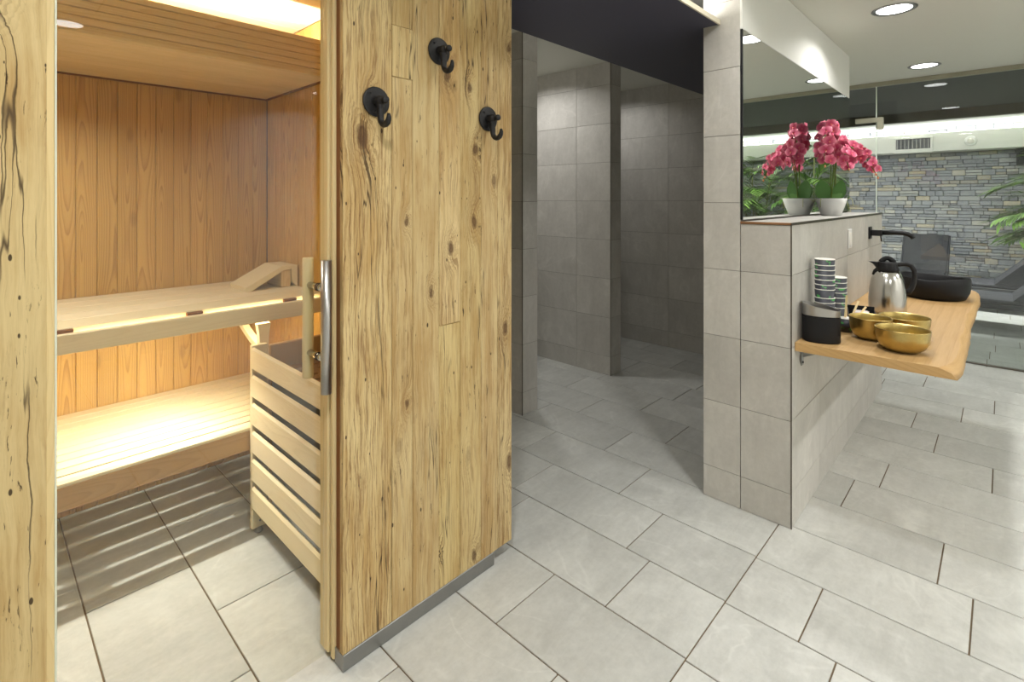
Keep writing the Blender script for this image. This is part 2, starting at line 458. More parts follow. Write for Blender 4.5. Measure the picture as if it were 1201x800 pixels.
# full-height pillar wall with the mirror
mb = MB(); core(mb, (-1.03, 2.395, 0), (-.86, 4.635, CZ))
tiles(mb, 1, -1, 2.395, -1.03, -.86, 0, CZ, [])
tiles(mb, 0, -1, -1.03, 2.395, 4.635, 0, CZ, seq(2.70, .623, 4))
tiles(mb, 1, 1, 4.635, -1.03, -.86, 0, CZ, [])
wall_pillar = struct(mb.build('wall_pillar', TM))
mb = MB(); mb.rng((-.864, 2.3955, 2.166), (-.852, 4.634, CZ-.001), bev=.002)
struct(mb.build('trim_1', M['white']))
# mirror with dark edge
mir = thing('wall_mirror', 'long frameless mirror on the white wall behind the orchid', 'mirror', (-.86, 2.395, 1.305))
mb = MB(); mb.rng((.0035, .012, 0), (.008, 2.238, .858)); mb.build('mirror_glass', M['mirror'], mir)
mb = MB(); mb.rng((.0005, .001, 0), (.009, .011, .86)); o = mb.build('edge_profile', M['black'], mir); o['label'] = 'black vertical edge profile'
# pony wall
mb = MB(); core(mb, (-.859, 2.395, 0), (-.65, 4.64, 1.29))
tiles(mb, 1, -1, 2.395, -.859, -.65, 0, 1.286, [])
tiles(mb, 0, 1, -.65, 2.395, 4.64, 0, 1.286, [2.854, 3.477, 4.10])
tiles(mb, 1, 1, 4.64, -.859, -.65, 0, 1.286, [])
for y0, y1 in ((2.397, 3.018), (3.018, 3.641), (3.641, 4.264), (4.264, 4.638)):
    mb.rng((-.857, y0+.001, 1.284), (-.653, y1-.001, 1.296), bev=.001, long=1)
struct(mb.build('wall_pony', TM))
mb = MB(); mb.rng((-.859, 2.392, 1.287), (-.648, 2.3965, 1.2975), bev=.001); struct(mb.build('trim_2', M['trim_bronze']))
mb = MB(); mb.rng((-.6535, 2.392, 1.287), (-.648, 4.642, 1.2975), bev=.001); struct(mb.build('trim_3', M['trim_metal']))
mb = MB(); mb.rng((-.6525, 2.3925, 0), (-.6475, 2.3975, 1.29), bev=.001); struct(mb.build('trim_4', M['trim_metal']))
# shower partitions
def partition(name, x0, x1, y0, y1, cuts, end_cuts=()):
    mb = MB(); core(mb, (x0, y0, 0), (x1, y1, CZ))
    tiles(mb, 1, -1, y0, x0, x1, 0, CZ, cuts); tiles(mb, 1, 1, y1, x0, x1, 0, CZ, cuts)
    tiles(mb, 0, 1, x1, y0, y1, 0, CZ, end_cuts)
    return struct(mb.build(name, TM))
partition('wall_shower_front', -3.6, -2.245, 2.453, 2.602, seq(-3.17, .623, 2))
partition('wall_shower_middle', -3.6, -2.245, 3.484, 3.634, seq(-3.201, .623, 2))
for k, (y0) in enumerate((2.453, 3.484)):
    mb = MB(); mb.rng((-2.2475, y0-.0025, 0), (-2.2425, y0+.0025, CZ), bev=.001); struct(mb.build('trim_%d' % (5+k), M['trim_metal']))
mb = MB(); core(mb, (-3.7, 4.54, 0), (-1.03, 4.66, CZ)); tiles(mb, 1, -1, 4.54, -3.6, -1.03, 0, CZ, seq(-3.534, .623, 5))
struct(mb.build('wall_shower_back', TM))
mb = MB(); core(mb, (-3.72, 1.42, 0), (-3.6, 4.66, CZ)); tiles(mb, 0, 1, -3.6, 1.42, 4.54, 0, CZ, seq(1.8, .623, 5))
struct(mb.build('wall_shower_left', TM))

# ------------------------------------------------------------------ ceilings and outer walls
mb = MB(); mb.rng((-1.40, -1.7, CZ), (2.75, 5.98, CZ+.1)); mb.rng((-3.75, 1.40, CZ-.002), (-1.40, 4.70, CZ+.1)); mb.rng((-1.40, 4.7, CZ), (-1.5, 5.98, CZ+.1))
struct(mb.build('ceiling', M['ceiling']))
mb = MB(); mb.rng((2.6, -1.7, 0), (2.75, 5.86, CZ)); struct(mb.build('wall_right', M['white']))
mb = MB(); mb.rng((-3.75, -1.75, 0), (2.75, -1.6, CZ)); struct(mb.build('wall_near', M['white']))
mb = MB(); mb.rng((-1.6, 4.67, 0), (-1.5, 5.87, CZ)); struct(mb.build('wall_corridor', M['white']))

# ------------------------------------------------------------------ sauna cabin
XB, YR, YL = -2.99, 1.148, -.9
SZ1, SZ2 = 1.955, 2.25
LIP = -2.24
# reclaimed plank front
def planks(name, seams, z0, z1, x1, th=.02, seam_cut=(), worn=None):
    mb = MB()
    for a, b in zip(seams, seams[1:]):
        zc = [z0] + [z for (s0, z) in seam_cut if abs(s0-a) < .004] + [z1]
        for c0, c1 in zip(zc, zc[1:]):
            d = random.uniform(-.0015, .0015)
            mb.rng((x1-th, a+.0004, c0+.0004), (x1+d, b-.0004, c1-.0004), bev=.0016, long=2, rnd=(random.random(), random.random(), worn[seams.index(a)] if worn else random.uniform(.1, .7)))
    return mb
random.seed(21)
seams = [.757, .926, 1.005, 1.115, 1.21, 1.312, 1.40, 1.479]
mb = planks('wall_sauna_front', seams, .05, CZ-.002, -1.41, .02, ((.926, 1.79), (.926, 1.955), (1.115, .96)), [.92, .45, .28, .48, .38, .62, .82])
mb.rng((-1.455, .76, .05), (-1.431, 1.479, CZ-.003), mi=1, long=2)
struct(mb.build('wall_sauna_front', [M['old'], M['brown_wood']]))
mb = MB(); mb.rng((-1.46, .757, 0), (-1.409, 1.381, .05), bev=.002); struct(mb.build('baseboard_sauna', M['dull_steel']))
# left plank wall
seams = [-1.6+.17*i for i in range(9)] + [-.035, .107]
mb = planks('wall_sauna_left_front', seams, .0, CZ-.002, -1.41, .02, (), [.3]*9+[.12, .3])
mb.rng((-1.455, -1.6, .0), (-1.431, .103, CZ-.003), mi=1, long=2)
struct(mb.build('wall_sauna_left_front', [M['old'], M['brown_wood']]))
random.seed(5)
# door frame: pale wood linings
mb = MB()
mb.rng((-1.477, .7515, .012), (-1.4575, 1.30, 2.19), bev=.003, long=2)
struct(mb.build('trim_7', M['frame_wood']))
mb = MB(); mb.rng((-1.535, .747, .02), (-1.484, 1.30, 2.19), bev=.003, long=2); struct(mb.build('trim_8', M['frame_wood']))
mb = MB(); mb.rng((-1.53, -.9, 0), (-1.458, .112, 2.19), bev=.003, long=2); mb.rng((-1.456, .104, 0), (-1.425, .120, 2.19), bev=.002, long=2)
struct(mb.build('trim_9', M['frame_wood']))
mb = MB()
for k in range(4): mb.rng((-1.535, -.9, 2.19+k*.073), (-1.457, 1.40, 2.19+(k+1)*.073-.001), bev=.002, long=1)
struct(mb.build('trim_10', M['frame_wood']))
# door
door = bpy.data.objects.new('door_1', None); C.objects.link(door); door.location = (-1.50, .13, .012); struct(door)
door['label'] = 'frameless glass sauna door with a steel and wood pull handle'
mb = MB(); mb.rng((-.004, 0, 0), (.004, .612, 2.17)); mb.build('glass_pane', M['glass'], door)
mb = MB(); mb.rng((-.0042, -.0035, 0), (.0042, -.0002, 2.17)); o = mb.build('glass_edge', M['glass_edge'], door); o['label'] = 'polished pale glass edge'
h = bpy.data.objects.new('pull_handle', None); C.objects.link(h); h.parent = door; h.location = (0, .598, .81)
mb = MB(); mb.tube([(.045, 0, 0), (.045, 0, .395)], .0155, 24); o = mb.build('outer_bar', M['steel'], h); o['label'] = 'brushed steel outer bar'
mb = MB(); mb.lathe([(.0005, 0), (.0155, .001), (.017, .004), (.017, .372), (.0155, .3755), (.0005, .376)], 24, (-.075, 0, .018)); o = mb.build('inner_bar', M['frame_wood'], h); o['label'] = 'round pale wood inner bar'
for z in (.10, .31):
    mb = MB(); mb.tube([(.032, 0, z), (-.062, 0, z)], .0105, 16); mb.tube([(.0065, 0, z), (.0043, 0, z)], .0125, 20, mi=1); mb.tube([(-.0065, 0, z), (-.0043, 0, z)], .0125, 20, mi=1)
    mb.build('standoff', [M['chrome'], M['black']], h)

# inner walls of boards
BW = .0748
def boardwall(name, axis, plane, sign, a0, a1, z0, z1, phase, mat_, w=BW, th=.014, zdir=True):
    mb = MB(); o = 1-axis
    n0 = math.floor((a0-phase)/w)
    a = phase+n0*w
    while a < a1:
        lo = [0, 0, z0]; hi = [0, 0, z1]
        lo[o], hi[o] = max(a0, a)+.0005, min(a1, a+w)-.0005
        p0, p1 = plane-sign*th, plane
        lo[axis], hi[axis] = min(p0, p1), max(p0, p1)
        if hi[o]-lo[o] > .004: mb.rng(lo, hi, bev=.003, long=2)
        a += w
    lo = [0, 0, z0]; hi = [0, 0, z1]; lo[o], hi[o] = a0, a1; p0, p1 = plane-sign*(th+.05), plane-sign*th*.8
    lo[axis], hi[axis] = min(p0, p1), max(p0, p1); mb.rng(lo, hi, mi=1, long=2)
    return struct(mb.build(name, [mat_, M['brown_wood']]))
boardwall('wall_sauna_back', 0, XB, 1, YL, YR, 0, SZ2, .323, M['pine'])
boardwall('wall_sauna_right', 1, YR, -1, XB, -1.54, 0, SZ2, XB+.02, M['pine'])
boardwall('wall_sauna_left', 1, YL, 1, XB, -1.54, 0, SZ2, XB+.02, M['pine'])
# outer cladding towards the shower corridor
mb = MB(); 
for k in range(12): mb.rng((-3.5+k*.17, 1.385, .0), (-3.5+k*.17+.169, 1.40, CZ-.01), bev=.002, long=2)
struct(mb.build('wall_sauna_outer', M['old']))
# lowered ceiling box with fascia, upper ceiling
mb = MB(); x = XB+.002; w = .063
while x < LIP-.002:
    mb.rng((x+.0003, YL, SZ1), (min(x+w, LIP)-.0003, YR, SZ1+.014), bev=.0022, long=1); x += w
z = SZ1+.002
while z < 2.113:
    mb.rng((LIP-.016, YL, z), (LIP, YR, min(z+.0265, 2.12)-.0003), bev=.003, long=1); z += .0278
mb.rng((LIP-.03, YL, SZ1), (LIP+.003, YR, SZ1+.012), bev=.002, long=1)
mb.rng((LIP-.024, YL, SZ1+.02), (LIP-.0155, YR, 2.117), long=1)
mb.rng((XB, YL, SZ1+.013), (LIP-.016, YR, SZ1+.03), long=1)
sc1 = struct(mb.build('ceiling_sauna_lower', M['pine_ceiling']))
mb = MB(); x = XB
while x < -1.54:
    mb.rng((x+.0008, YL, SZ2), (min(x+.085, -1.54)-.0008, YR, SZ2+.014), bev=.003, long=1); x += .085
mb.rng((XB-.06, YL-.06, SZ2+.012), (-1.535, YR+.06, SZ2+.05), long=1)
struct(mb.build('ceiling_sauna_upper', M['aspen']))
mb = MB(); mb.rng((XB+.001, YL, SZ1-.008), (XB+.012, YR, SZ1-.001)); mb.rng((XB, YR-.012, SZ1-.008), (LIP, YR-.001, SZ1-.001))
struct(mb.build('trim_11', M['brown_wood']))
# cove LED strip on top of the lowered ceiling
tag(MB.build((lambda b: (b.rng((LIP-.075, YL+.05, SZ1+.032), (LIP-.055, YR-.05, SZ1+.04)), b)[1])(MB()), 'cove_light_strip', M['led_white']), 'light strip lying in the sauna ceiling cove above the benches', 'light strip')

# lower bench
XF, HB = -2.284, .45
G0, GP = -2.332, .0655
lb = thing('sauna_bench', 'low slatted pale sauna bench along the floor, brightly lit from above', 'bench', (XF, .2, 0))
def L(p): return (p[0]-XF, p[1]-.2, p[2])
mb = MB(); edges = [XF] + [G0-GP*i for i in range(10)] + [XB+.004]
gw = .0054
for i, (a, b) in enumerate(zip(edges, edges[1:])):
    x1 = a-(gw if i else 0); x0 = b+(gw if i < len(edges)-2 else 0)
    X0, X1 = x0-XF, x1-XF; c = .0016
    mb.prism([(X0+c, HB), (X0, HB-c), (X0, HB-.010), (X0+.006, HB-.022), (X1-(.020 if i else .006), HB-.022), (X1, HB-(.005 if i else .014)), (X1, HB-(.008 if i == 0 else c)), (X1-(.008 if i == 0 else c), HB)], 1, YL+.004-.2, YR-.004-.2, long=1)
mb.build('slatted_seat', M['aspen'], lb)
mb = MB(); mb.rng(L((XF-.024, YL+.004, .345)), L((XF-.004, YR-.004, HB-.022)), bev=.003, long=1); o = mb.build('front_board', M['shaded_wood'], lb)  # shade below the seat edge is in the wood colour
for yb in (-.85, -.3, .418, .735, 1.10):
    wdt = .05 if yb > 0 else .05
    mb = MB(); mb.rng(L((XB+.006, yb-.025, .36)), L((XF-.026, yb+.025, HB-.0222)), bev=.002, long=0); mb.build('batten', M['aspen'], lb)
for yb in (-.85, 1.10):
    mb = MB(); mb.rng(L((XB+.01, yb-.03, 0)), L((XB+.05, yb+.03, .36)), bev=.002, long=2); mb.build('leg', M['aspen'], lb)
# upper bench
XU, HU = -2.279, .959
ub = thing('sauna_bench', 'upper sauna bench with a glowing slot behind its front board', 'bench', (XU, .2, HU))
def L(p): return (p[0]-XU, p[1]-.2, p[2]-HU)
mb = MB(); ew = [XB+.004, -2.86, -2.73, -2.60, -2.465, XU-.040]
for a, b in zip(ew, ew[1:]):
    mb.rng(L((a+.0015, YL+.004, HU-.027)), L((b-.0015, YR-.004, HU)), bev=.004, long=1)
mb.build('slatted_seat', M['aspen'], ub)
mb = MB(); mb.rng(L((XU-.024, YL+.004, HU-.083)), L((XU, YR-.004, HU-.016)), bev=.003, long=1); mb.build('front_board', M['aspen'], ub)
for yb in (-.8, .215, .61, .985):
    mb = MB(); mb.rng(L((XB+.006, yb-.028, HU-.078)), L((XU-.025, yb+.03, HU-.0275)), bev=.002, long=0)
    mb.rng(L((XU-.042, yb-.028, HU-.03)), L((XU-.0245, yb+.028, HU-.006)), bev=.001, long=1, mi=0); mb.build('support_rail', M['brown_wood'], ub)
mb = MB(); mb.rng(L((XU-.0395, YL+.03, HU-.040)), L((XU-.026, YR-.03, HU-.036))); o = mb.build('led_strip', M['led_warm'], ub); o['label'] = 'glowing warm strip in the slot'
# support post with a curved brace, standing on the lower bench
def bench_post(yb):
    mb = MB(); w0, w1 = .030, .021
    zz = [HB-HU+.001, -.32, -.20, -.14, -.0985]; ww = [.021, .020, .018, .021, .027]
    out = [(yb-.2-w, z) for z, w in zip(zz, ww)] + [(yb-.2+w, z) for z, w in zip(zz[::-1], ww[::-1])]
    mb.prism(out, 0, -.062, -.032); mb.build('support_post', M['aspen'], ub)
    mb = MB(); up, dn = [], []
    for i in range(11):
        q = i/10; x = -.062-.30*q; z = -.205+.106*q**1.5*(1.0)+.0*q
        up.append((x, min(z+.010, -.0985))); dn.append((x, z-.016))
    mb.prism(up+dn[::-1], 1, yb-.2-.014, yb-.2+.014); mb.build('curved_brace', M['aspen'], ub)
bench_post(.875); bench_post(-.5)
# under-bench lamp
ul = thing('bench_lamp', 'lamp hidden behind the front board of the upper sauna bench, under its slats', 'lamp', (-2.333, .58, .902))
mb = MB(); mb.rng((-.02, -.07, .006), (.02, .07, .0195), bev=.003); mb.build('housing', M['pot'], ul)
mb = MB(); mb.rng((-.008, -.05, .003), (.008, .05, .006)); mb.build('lens', M['led_warm'], ul)
# headrest
hr = thing('sauna_headrest', 'sloped wooden headrest lying at the right end of the upper bench', 'headrest', (-2.682, .893, HU+.001))
mb = MB()
prof = [(0, .0), (.022, .0), (.172, .084), (.215, .090), (.222, .02), (.243, .0), (.243, .106), (.165, .106), (.0, .020)]
mb.prism(prof, 0, -.105, .105); mb.build('sloped_board', M['aspen'], hr)
mb = MB(); mb.rng((-.09, .168, 0), (.09, .2165, .083), bev=.003, long=0); mb.build('rear_block', M['pine_ceiling'], hr)

# heater with slatted guard
ht = thing('sauna_heater', 'sauna heater behind a pale slatted wooden guard beside the door', 'heater', (-1.93, .81, 0))
def L(p): return (p[0]+1.93, p[1]-.81, p[2])
for i in range(6):
    z1 = .782-.1155*i
    mb = MB(); mb.rng(L((-2.262, .802, z1-.092)), L((-1.56, .820, z1)), bev=.008, long=0); mb.build('guard_slat', M['aspen'], ht)
for x0 in (-2.2835, -1.60):
    mb = MB(); mb.rng(L((x0, .806 if x0 < -2 else .822, .022)), L((x0+.022, .87, .788)), bev=.003, long=2); lg = mb.build('leg', M['aspen'], ht)
    mb = MB(); mb.lathe([(.016, 0), (.018, .004), (.012, .012), (.012, .022)], 16, L((x0+.011, .838, 0))); o = mb.build('foot', M['dull_steel'], lg); o['label'] = 'round steel foot'
    for z in (.05, .085):
        mb = MB(); mb.tube([L((x0+.0225, .838, z)), L((x0+.025, .838, z))], .004, 10); mb.build('screw', M['dull_steel'], lg)
mb = MB(); mb.rng(L((-2.262, .872, .05)), L((-2.242, 1.14, .782)), bev=.004, long=1); o = mb.build('side_panel', M['shaded_wood'], ht)  # inner face shade carried by the browner wood colour
mb = MB(); mb.rng(L((-2.20, .86, .06)), L((-1.62, 1.12, .67)), bev=.01); o = mb.build('body', M['dull_steel'], ht); o['label'] = 'steel heater body'
mb = MB(); nx = 9
for i in range(nx):
    x0 = -2.21+i*.064
    mb.rng(L((x0, .85, .675)), L((x0+.05, 1.13, .689)), bev=.003, long=1)
mb.rng(L((-2.21, .98, .674)), L((-1.62, 1.01, .688)), bev=.002); mb.rng(L((-2.21, .84, .674)), L((-1.62, .87, .688)), bev=.002)
o = mb.build('slotted_cover', M['hot_sheet'], ht); o['label'] = 'slotted brown metal top cover'
for k in range(9):
    mb = MB(); r0 = random.uniform(.03, .042); rs = random.Random(k)
    mb.lathe([(.001, 0), (r0*.7, r0*.25), (r0, r0*.7), (r0*.8, r0*1.2), (.001, r0*1.5)], 9, L((-1.82+(k % 3)*.085, 1.0+(k//3)*.045, .689)), sx=rs.uniform(.8, 1.2), sy=rs.uniform(.8, 1.1), smooth=False)
    mb.build('stone', M['rock'], ht)

# ------------------------------------------------------------------ soffit board over the shower entry
mb = MB(); mb.rng((-1.69, 1.485, 2.207), (-1.036, 4.535, 2.224), mi=0); mb.rng((-1.036, 1.485, 2.207), (-.957, 2.392, 2.224), mi=0)
mb.rng((-.957, 1.485, 2.205), (-.948, 2.392, 2.2285), mi=1, bev=.001)
so = mb.build('ceiling_soffit', [M['dark_panel'], M['edge_strip']]); struct(so)
mb = MB(); mb.rng((-1.06, 1.5, 2.2245), (-1.04, 2.38, 2.232)); tag(mb.build('cove_light_strip', M['led_white']), 'light strip on top of the dark soffit board over the shower entry', 'light strip')

# ------------------------------------------------------------------ coat hooks
def hook(y, z, label):
    t = thing('coat_hook', label, 'coat hook', (-1.4085, y, z), 0, 'black iron coat hooks')
    RY = Matrix.Rotation(PI/2, 3, 'Y')
    mb = MB(); mb.lathe([(.0005, 0), (.045, 0), (.0465, .002), (.0455, .005), (.041, .0065), (.0005, .0068)], 40, (0, 0, 0), rot=RY); pl = mb.build('backplate', M['iron'], t)
    for a in (PI*.25, PI*.92, PI*1.58):
        mb = MB(); mb.lathe([(.0045, .0062), (.0042, .0085), (.0005, .0095)], 12, (0, .034*math.cos(a+PI/2), .034*math.sin(a+PI/2)), rot=RY); mb.build('screw', M['iron'], pl)
    mb = MB(); mb.lathe([(.0165, .006), (.0165, .012), (.0145, .02), (.0155, .03), (.0135, .036), (.0085, .039), (.0075, .047), (.010, .049), (.0115, .054), (.0105, .060), (.006, .0625), (.0005, .063)], 24, (0, 0, 0), rot=RY); mb.build('stud', M['iron'], t)
    mb = MB(); pts = []; 
    for i in range(15):
        s_ = i/14
        if s_ < .4: q = s_/.4; pts.append((.024+.004*q, 0, -.006-.046*q))
        else:
            a = (s_-.4)/.6*PI*1.12; r = .0225
            pts.append((.028+r-r*math.cos(a), 0, -.052-r*1.05*math.sin(a)))
    rad = [.0115, .0125] + [.0105]*4 + [.0095]*6 + [.0085, .007, .0045]
    mb.tube(pts, rad, 14); mb.build('hook_arm', M['iron'], t)
    return t
hook(.866, 1.700, 'black iron coat hook nearest the sauna door, leftmost of three')
hook(1.112, 1.907, 'black iron coat hook set highest of the three on the planks')
hook(1.345, 1.700, 'black iron coat hook nearest the shower entry, rightmost of three')

# ------------------------------------------------------------------ downlights
def downlight(x, y, label, z=CZ, power=1.0, r=.085):
    t = thing('ceiling_downlight', label, 'downlight', (x, y, z), 0, 'recessed ceiling downlights')
    mb = MB(); mb.lathe([(r, .0), (r+.003, -.004), (r+.018, -.006), (r+.024, -.003), (r+.024, 0)], 48); mb.build('trim_ring', M['dull_steel'], t)
    mb = MB(); mb.lathe([(.0005, -.0012), (r, -.001)], 40); mb.build('lens', M['lens'], t)
    ld = bpy.data.lights.new('downlight', 'AREA'); ld.shape = 'DISK'; ld.size = r*1.9; ld.energy = 12*power; ld.color = (1, .985, .965); ld.spread = math.radians(150)
    lo = bpy.data.objects.new('downlight_glow', ld); C.objects.link(lo); lo.location = (x, y, z-.008)
downlight(-2.85, 3.02, 'ceiling downlight in the shower bay between the two tiled partitions', power=.6)
downlight(-2.75, 4.08, 'ceiling downlight in the rearmost shower bay', power=.28)
downlight(-.455, 3.66, 'bright round ceiling downlight above the vanity shelf, at the top of the photo')
downlight(-.47, 5.38, 'round ceiling downlight nearest the glass partition')
downlight(-.46, 1.96, 'ceiling downlight in front of the tiled pillar, out of frame', power=.85)
downlight(-.46, .26, 'ceiling downlight above the place the photo was taken from', power=1.6)
downlight(1.216, .405, 'ceiling downlight mirrored in the sauna door glass', power=2.4)
downlight(2.1, 2.5, 'added unseen downlight right of the vanity shelf, brightening the half wall', power=3.0)  # lamp added out of view to brighten the half wall's side
downlight(2.1, 4.2, 'added unseen downlight right of the black basin, brightening the half wall', power=3.0)  # second added lamp, also out of view, for the half wall side

cg = thing('ceiling_grille', 'grey ceiling grille mirrored at the top of the sauna door glass', 'grille', (.66, .30, CZ))
mb = MB(); mb.rng((-.155, -.2, -.014), (.155, .204, 0), bev=.002); mb.build('frame', M['dark_frame'], cg)
for k in range(7):
    mb = MB(); mb.rng((-.145+k*.0415, -.19, -.019), (-.145+k*.0415+.036, .194, -.0142), bev=.002); mb.build('louvre', M['pot'], cg)
def area(name, loc, rot, sx, sy, e, col=(1, 1, 1), spread=180):
    ld = bpy.data.lights.new(name, 'AREA'); ld.shape = 'RECTANGLE'; ld.size = sx; ld.size_y = sy; ld.energy = e; ld.color = col; ld.spread = math.radians(spread)
    o = bpy.data.objects.new(name, ld); C.objects.link(o); o.location = loc; o.rotation_euler = rot; return o
UP = (PI, 0, 0); DN = (0, 0, 0)
area('cove_glow', (LIP-.065, (YL+YR)/2, SZ1+.045), UP, .02, YR-YL-.1, 26, (1, .985, .96))
area('soffit_glow', (-1.05, 1.94, 2.236), UP, .02, .86, 9, (1, .96, .9))
area('bench_glow', (-2.333, .58, .898), DN, .004, .025, 13, (1, .98, .92))
area('bench_strip_glow', (XU-.06, .1, HU-.06), (0, math.radians(35), 0), .012, 1.9, 6.0, (1, .90, .66))
# sauna ceiling spot
sl = thing('sauna_spotlight', 'small recessed spotlight in the lowered sauna ceiling, hidden by the left planks', 'spotlight', (-2.355, .10, SZ1))
mb = MB(); mb.lathe([(.035, 0), (.037, -.003), (.045, -.004), (.047, 0)], 32); mb.build('trim_ring', M['dull_steel'], sl)
mb = MB(); mb.lathe([(.0005, -.001), (.035, -.001)], 32); mb.build('lens', M['lens'], sl)
area('sauna_spot_glow', (-2.355, .10, SZ1-.006), DN, .02, .03, 7, (1, .98, .94), 150)

# ------------------------------------------------------------------ vanity shelf
def shelf():
    t = thing('vanity_shelf', 'live-edge oak slab shelf fixed to the tiled half wall', 'shelf', (-.649, 2.44, .783))
    rs = random.Random(11); n = 46; Ln = 2.215; W = .545; T = .036
    front_t, front_b = [], []
    for i in range(n):
        s_ = i/(n-1); y = s_*Ln
        wav = .004*math.sin(s_*9+.6)+.002*math.sin(s_*23+1)+rs.uniform(-.0015, .0015)
        b = W+wav-.012
        c0 = -.045*math.exp(-s_*22) - .022*max(0, (s_-.97)/.03)**2
        notch = -.012*math.exp(-((s_-.27)/.05)**2) - .010*math.exp(-((s_-.55)/.03)**2)
        front_b.append((b+c0*.3+.006, y)); front_t.append((b+c0+notch-.016, y))
    mb = MB(); r = (.31, .6, .5)
    def ring(front, z): return [(.001, 0, z)] + [(x, y, z) for x, y in front] + [(.001, Ln, z)]
    top = ring(front_t, 0); mid = ring([((a[0]*.3+b[0]*.7), a[1]) for a, b in zip(front_t, front_b)], -.014); bot = ring(front_b, -T)
    base = 0; mb.v += top+mid+bot; N_ = len(top)
    for k in range(n-1):   # top and bottom in strips so the faces stay convex
        pass
    # strips along y from the wall edge to the front edge
    ex = len(mb.v)
    for z in (0, -T):
        for i in range(n): mb.v.append((.001, front_t[i][1], z))
    for i in range(n-1):
        a, b = 1+i, 2+i
        q = [ex+i, a, b, ex+i+1]
        mb.face(q, [(mb.v[j][0]*.35, mb.v[j][1]) for j in q], r)
        a, b = 2*N_+1+i, 2*N_+2+i
        q = [ex+n+i+1, b, a, ex+n+i]
        mb.face(q, [(mb.v[j][0]*.35, mb.v[j][1]) for j in q], r)
    for lv in (0, 1):
        for i in range(N_-1):
            q = [lv*N_+i, (lv+1)*N_+i, (lv+1)*N_+i+1, lv*N_+i+1]
            mb.face(q, [(mb.v[j][2]+mb.v[j][0]*.3, mb.v[j][1]+mb.v[j][0]*.4) for j in q], (.7, .3, .15) if i == 0 else (.4, .4, .35), 0, 0 < i < N_-2)
        q = [lv*N_+N_-1, (lv+1)*N_+N_-1, (lv+1)*N_, lv*N_]
        mb.face(q, [(0, 0)]*4, r)
    mb.build('slab', M['oak'], t)
    for yb in (.10, 1.1, 2.1):
        mb = MB(); mb.rng((.002, yb-.015, -.12), (.006, yb+.015, -T-.001), bev=.001); mb.rng((.002, yb-.015, -T-.006), (.22, yb+.015, -T-.001), bev=.001)
        mb.prism([(.006, -.085), (.10, -T-.006), (.006, -T-.006)], 1, yb-.002, yb+.002)
        mb.tube([(.006, yb, -.106), (.009, yb, -.106)], .005, 10, mi=1)
        o = mb.build('bracket', [M['dull_steel'], M['black']], t); o['label'] = 'steel angle bracket'
shelf()
SZ = .784
# oval cup bin
ob = thing('oval_bin', 'oval black table bin with a slanted steel rim at the shelf end', 'bin', (-.573, 2.545, SZ), math.radians(18))
def oval(z0, z1, a, b, slant=0, t=.003, seg=48, floor_=True):
    mb = MB(); rows = []
    prof = [(a-.004, b-.004, z0, 0), (a, b, z0+.004, 0), (a, b, z1, slant), (a-t, b-t, z1, slant), (a-t, b-t, z0+.006, 0)]
    def row(A, B, z, s_):
        i_ = len(mb.v)
        for k in range(seg):
            an = 2*PI*k/seg; ex = .85; cx_, cy_ = math.cos(an), math.sin(an)
            mb.v.append((A*math.copysign(abs(cx_)**ex, cx_), B*math.copysign(abs(cy_)**ex, cy_), z+s_*cx_))
        return i_
    for pa, pb in zip(prof, prof[1:]):
        a_, b_ = row(*pa), row(*pb)
        for k in range(seg):
            k2 = (k+1) % seg; mb.face([a_+k, a_+k2, b_+k2, b_+k], [(0, 0)]*4, (.5, .5, .5), 0, True)
    if floor_:
        a_, b_ = row(*prof[0]), row(*prof[-1])
        mb.face([a_+k for k in range(seg)][::-1], [(0, 0)]*seg, (.5, .5, .5)); mb.face([b_+k for k in range(seg)], [(0, 0)]*seg, (.5, .5, .5))
    return mb
oval(0, .109, .072, .056).build('body', M['black'], ob)
o = oval(.1095, .150, .0715, .0555, -.014, floor_=False).build('rim', M['steel'], ob); o['label'] = 'slanted polished steel rim'

# paper cups
def make_cup(label):
    t = thing('paper_cup', label, 'paper cup', (0, 0, 0), 0)
    mb = MB(); mb.lathe([(.0285, .002), (.030, .0), (.0405, .099), (.0395, .099), (.029, .004)], 32); mb.build('body', M['cup'], t)
    mb = MB(); mb.lathe([(.0397, .0992), (.0412, .0992), (.0416, .1008), (.0412, .1026), (.0397, .1026)], 32); o = mb.build('rim', M['paper'], t); o['label'] = 'white rolled rim'
    return t
ordn = ['bottom', 'second from the bottom', 'third from the bottom', 'fourth from the bottom', 'fifth from the bottom', 'sixth from the bottom', 'seventh from the bottom', 'eighth from the bottom', 'ninth from the bottom', 'tenth from the bottom', 'eleventh from the bottom']
def stack(x, y, zs, which, group):
    global cup0
    for k, z in enumerate(zs):
        last = k == len(zs)-1
        lab = 'printed paper cup, %s of the %s stack' % ('topmost' if last else ordn[k], which)
        c = cup0 if (k == 0 and which == 'tall') else copy_tree(cup0)
        c['label'] = lab; c['group'] = group; c.location = (x, y, SZ+z); c.rotation_euler = (0, 0, random.uniform(0, 6.28))
        for ch in kids(c): pass
cup0 = make_cup('printed paper cup')
stack(-.590, 2.685, [0.0, .022, .044, .066, .104, .126, .148, .170, .192, .214, .240], 'tall', 'paper cups in the tall stack')
stack(-.575, 2.85, [.02+.0235*i-.02 for i in range(7)], 'short', 'paper cups in the short stack')
sc_ = copy_tree(cup0); sc_['label'] = 'single green printed paper cup holding stirrers between bin and tray'; sc_['group'] = 'loose paper cup'; sc_.location = (-.528, 2.80, SZ); sc_.scale = (.8, .8, .62)
st0 = None
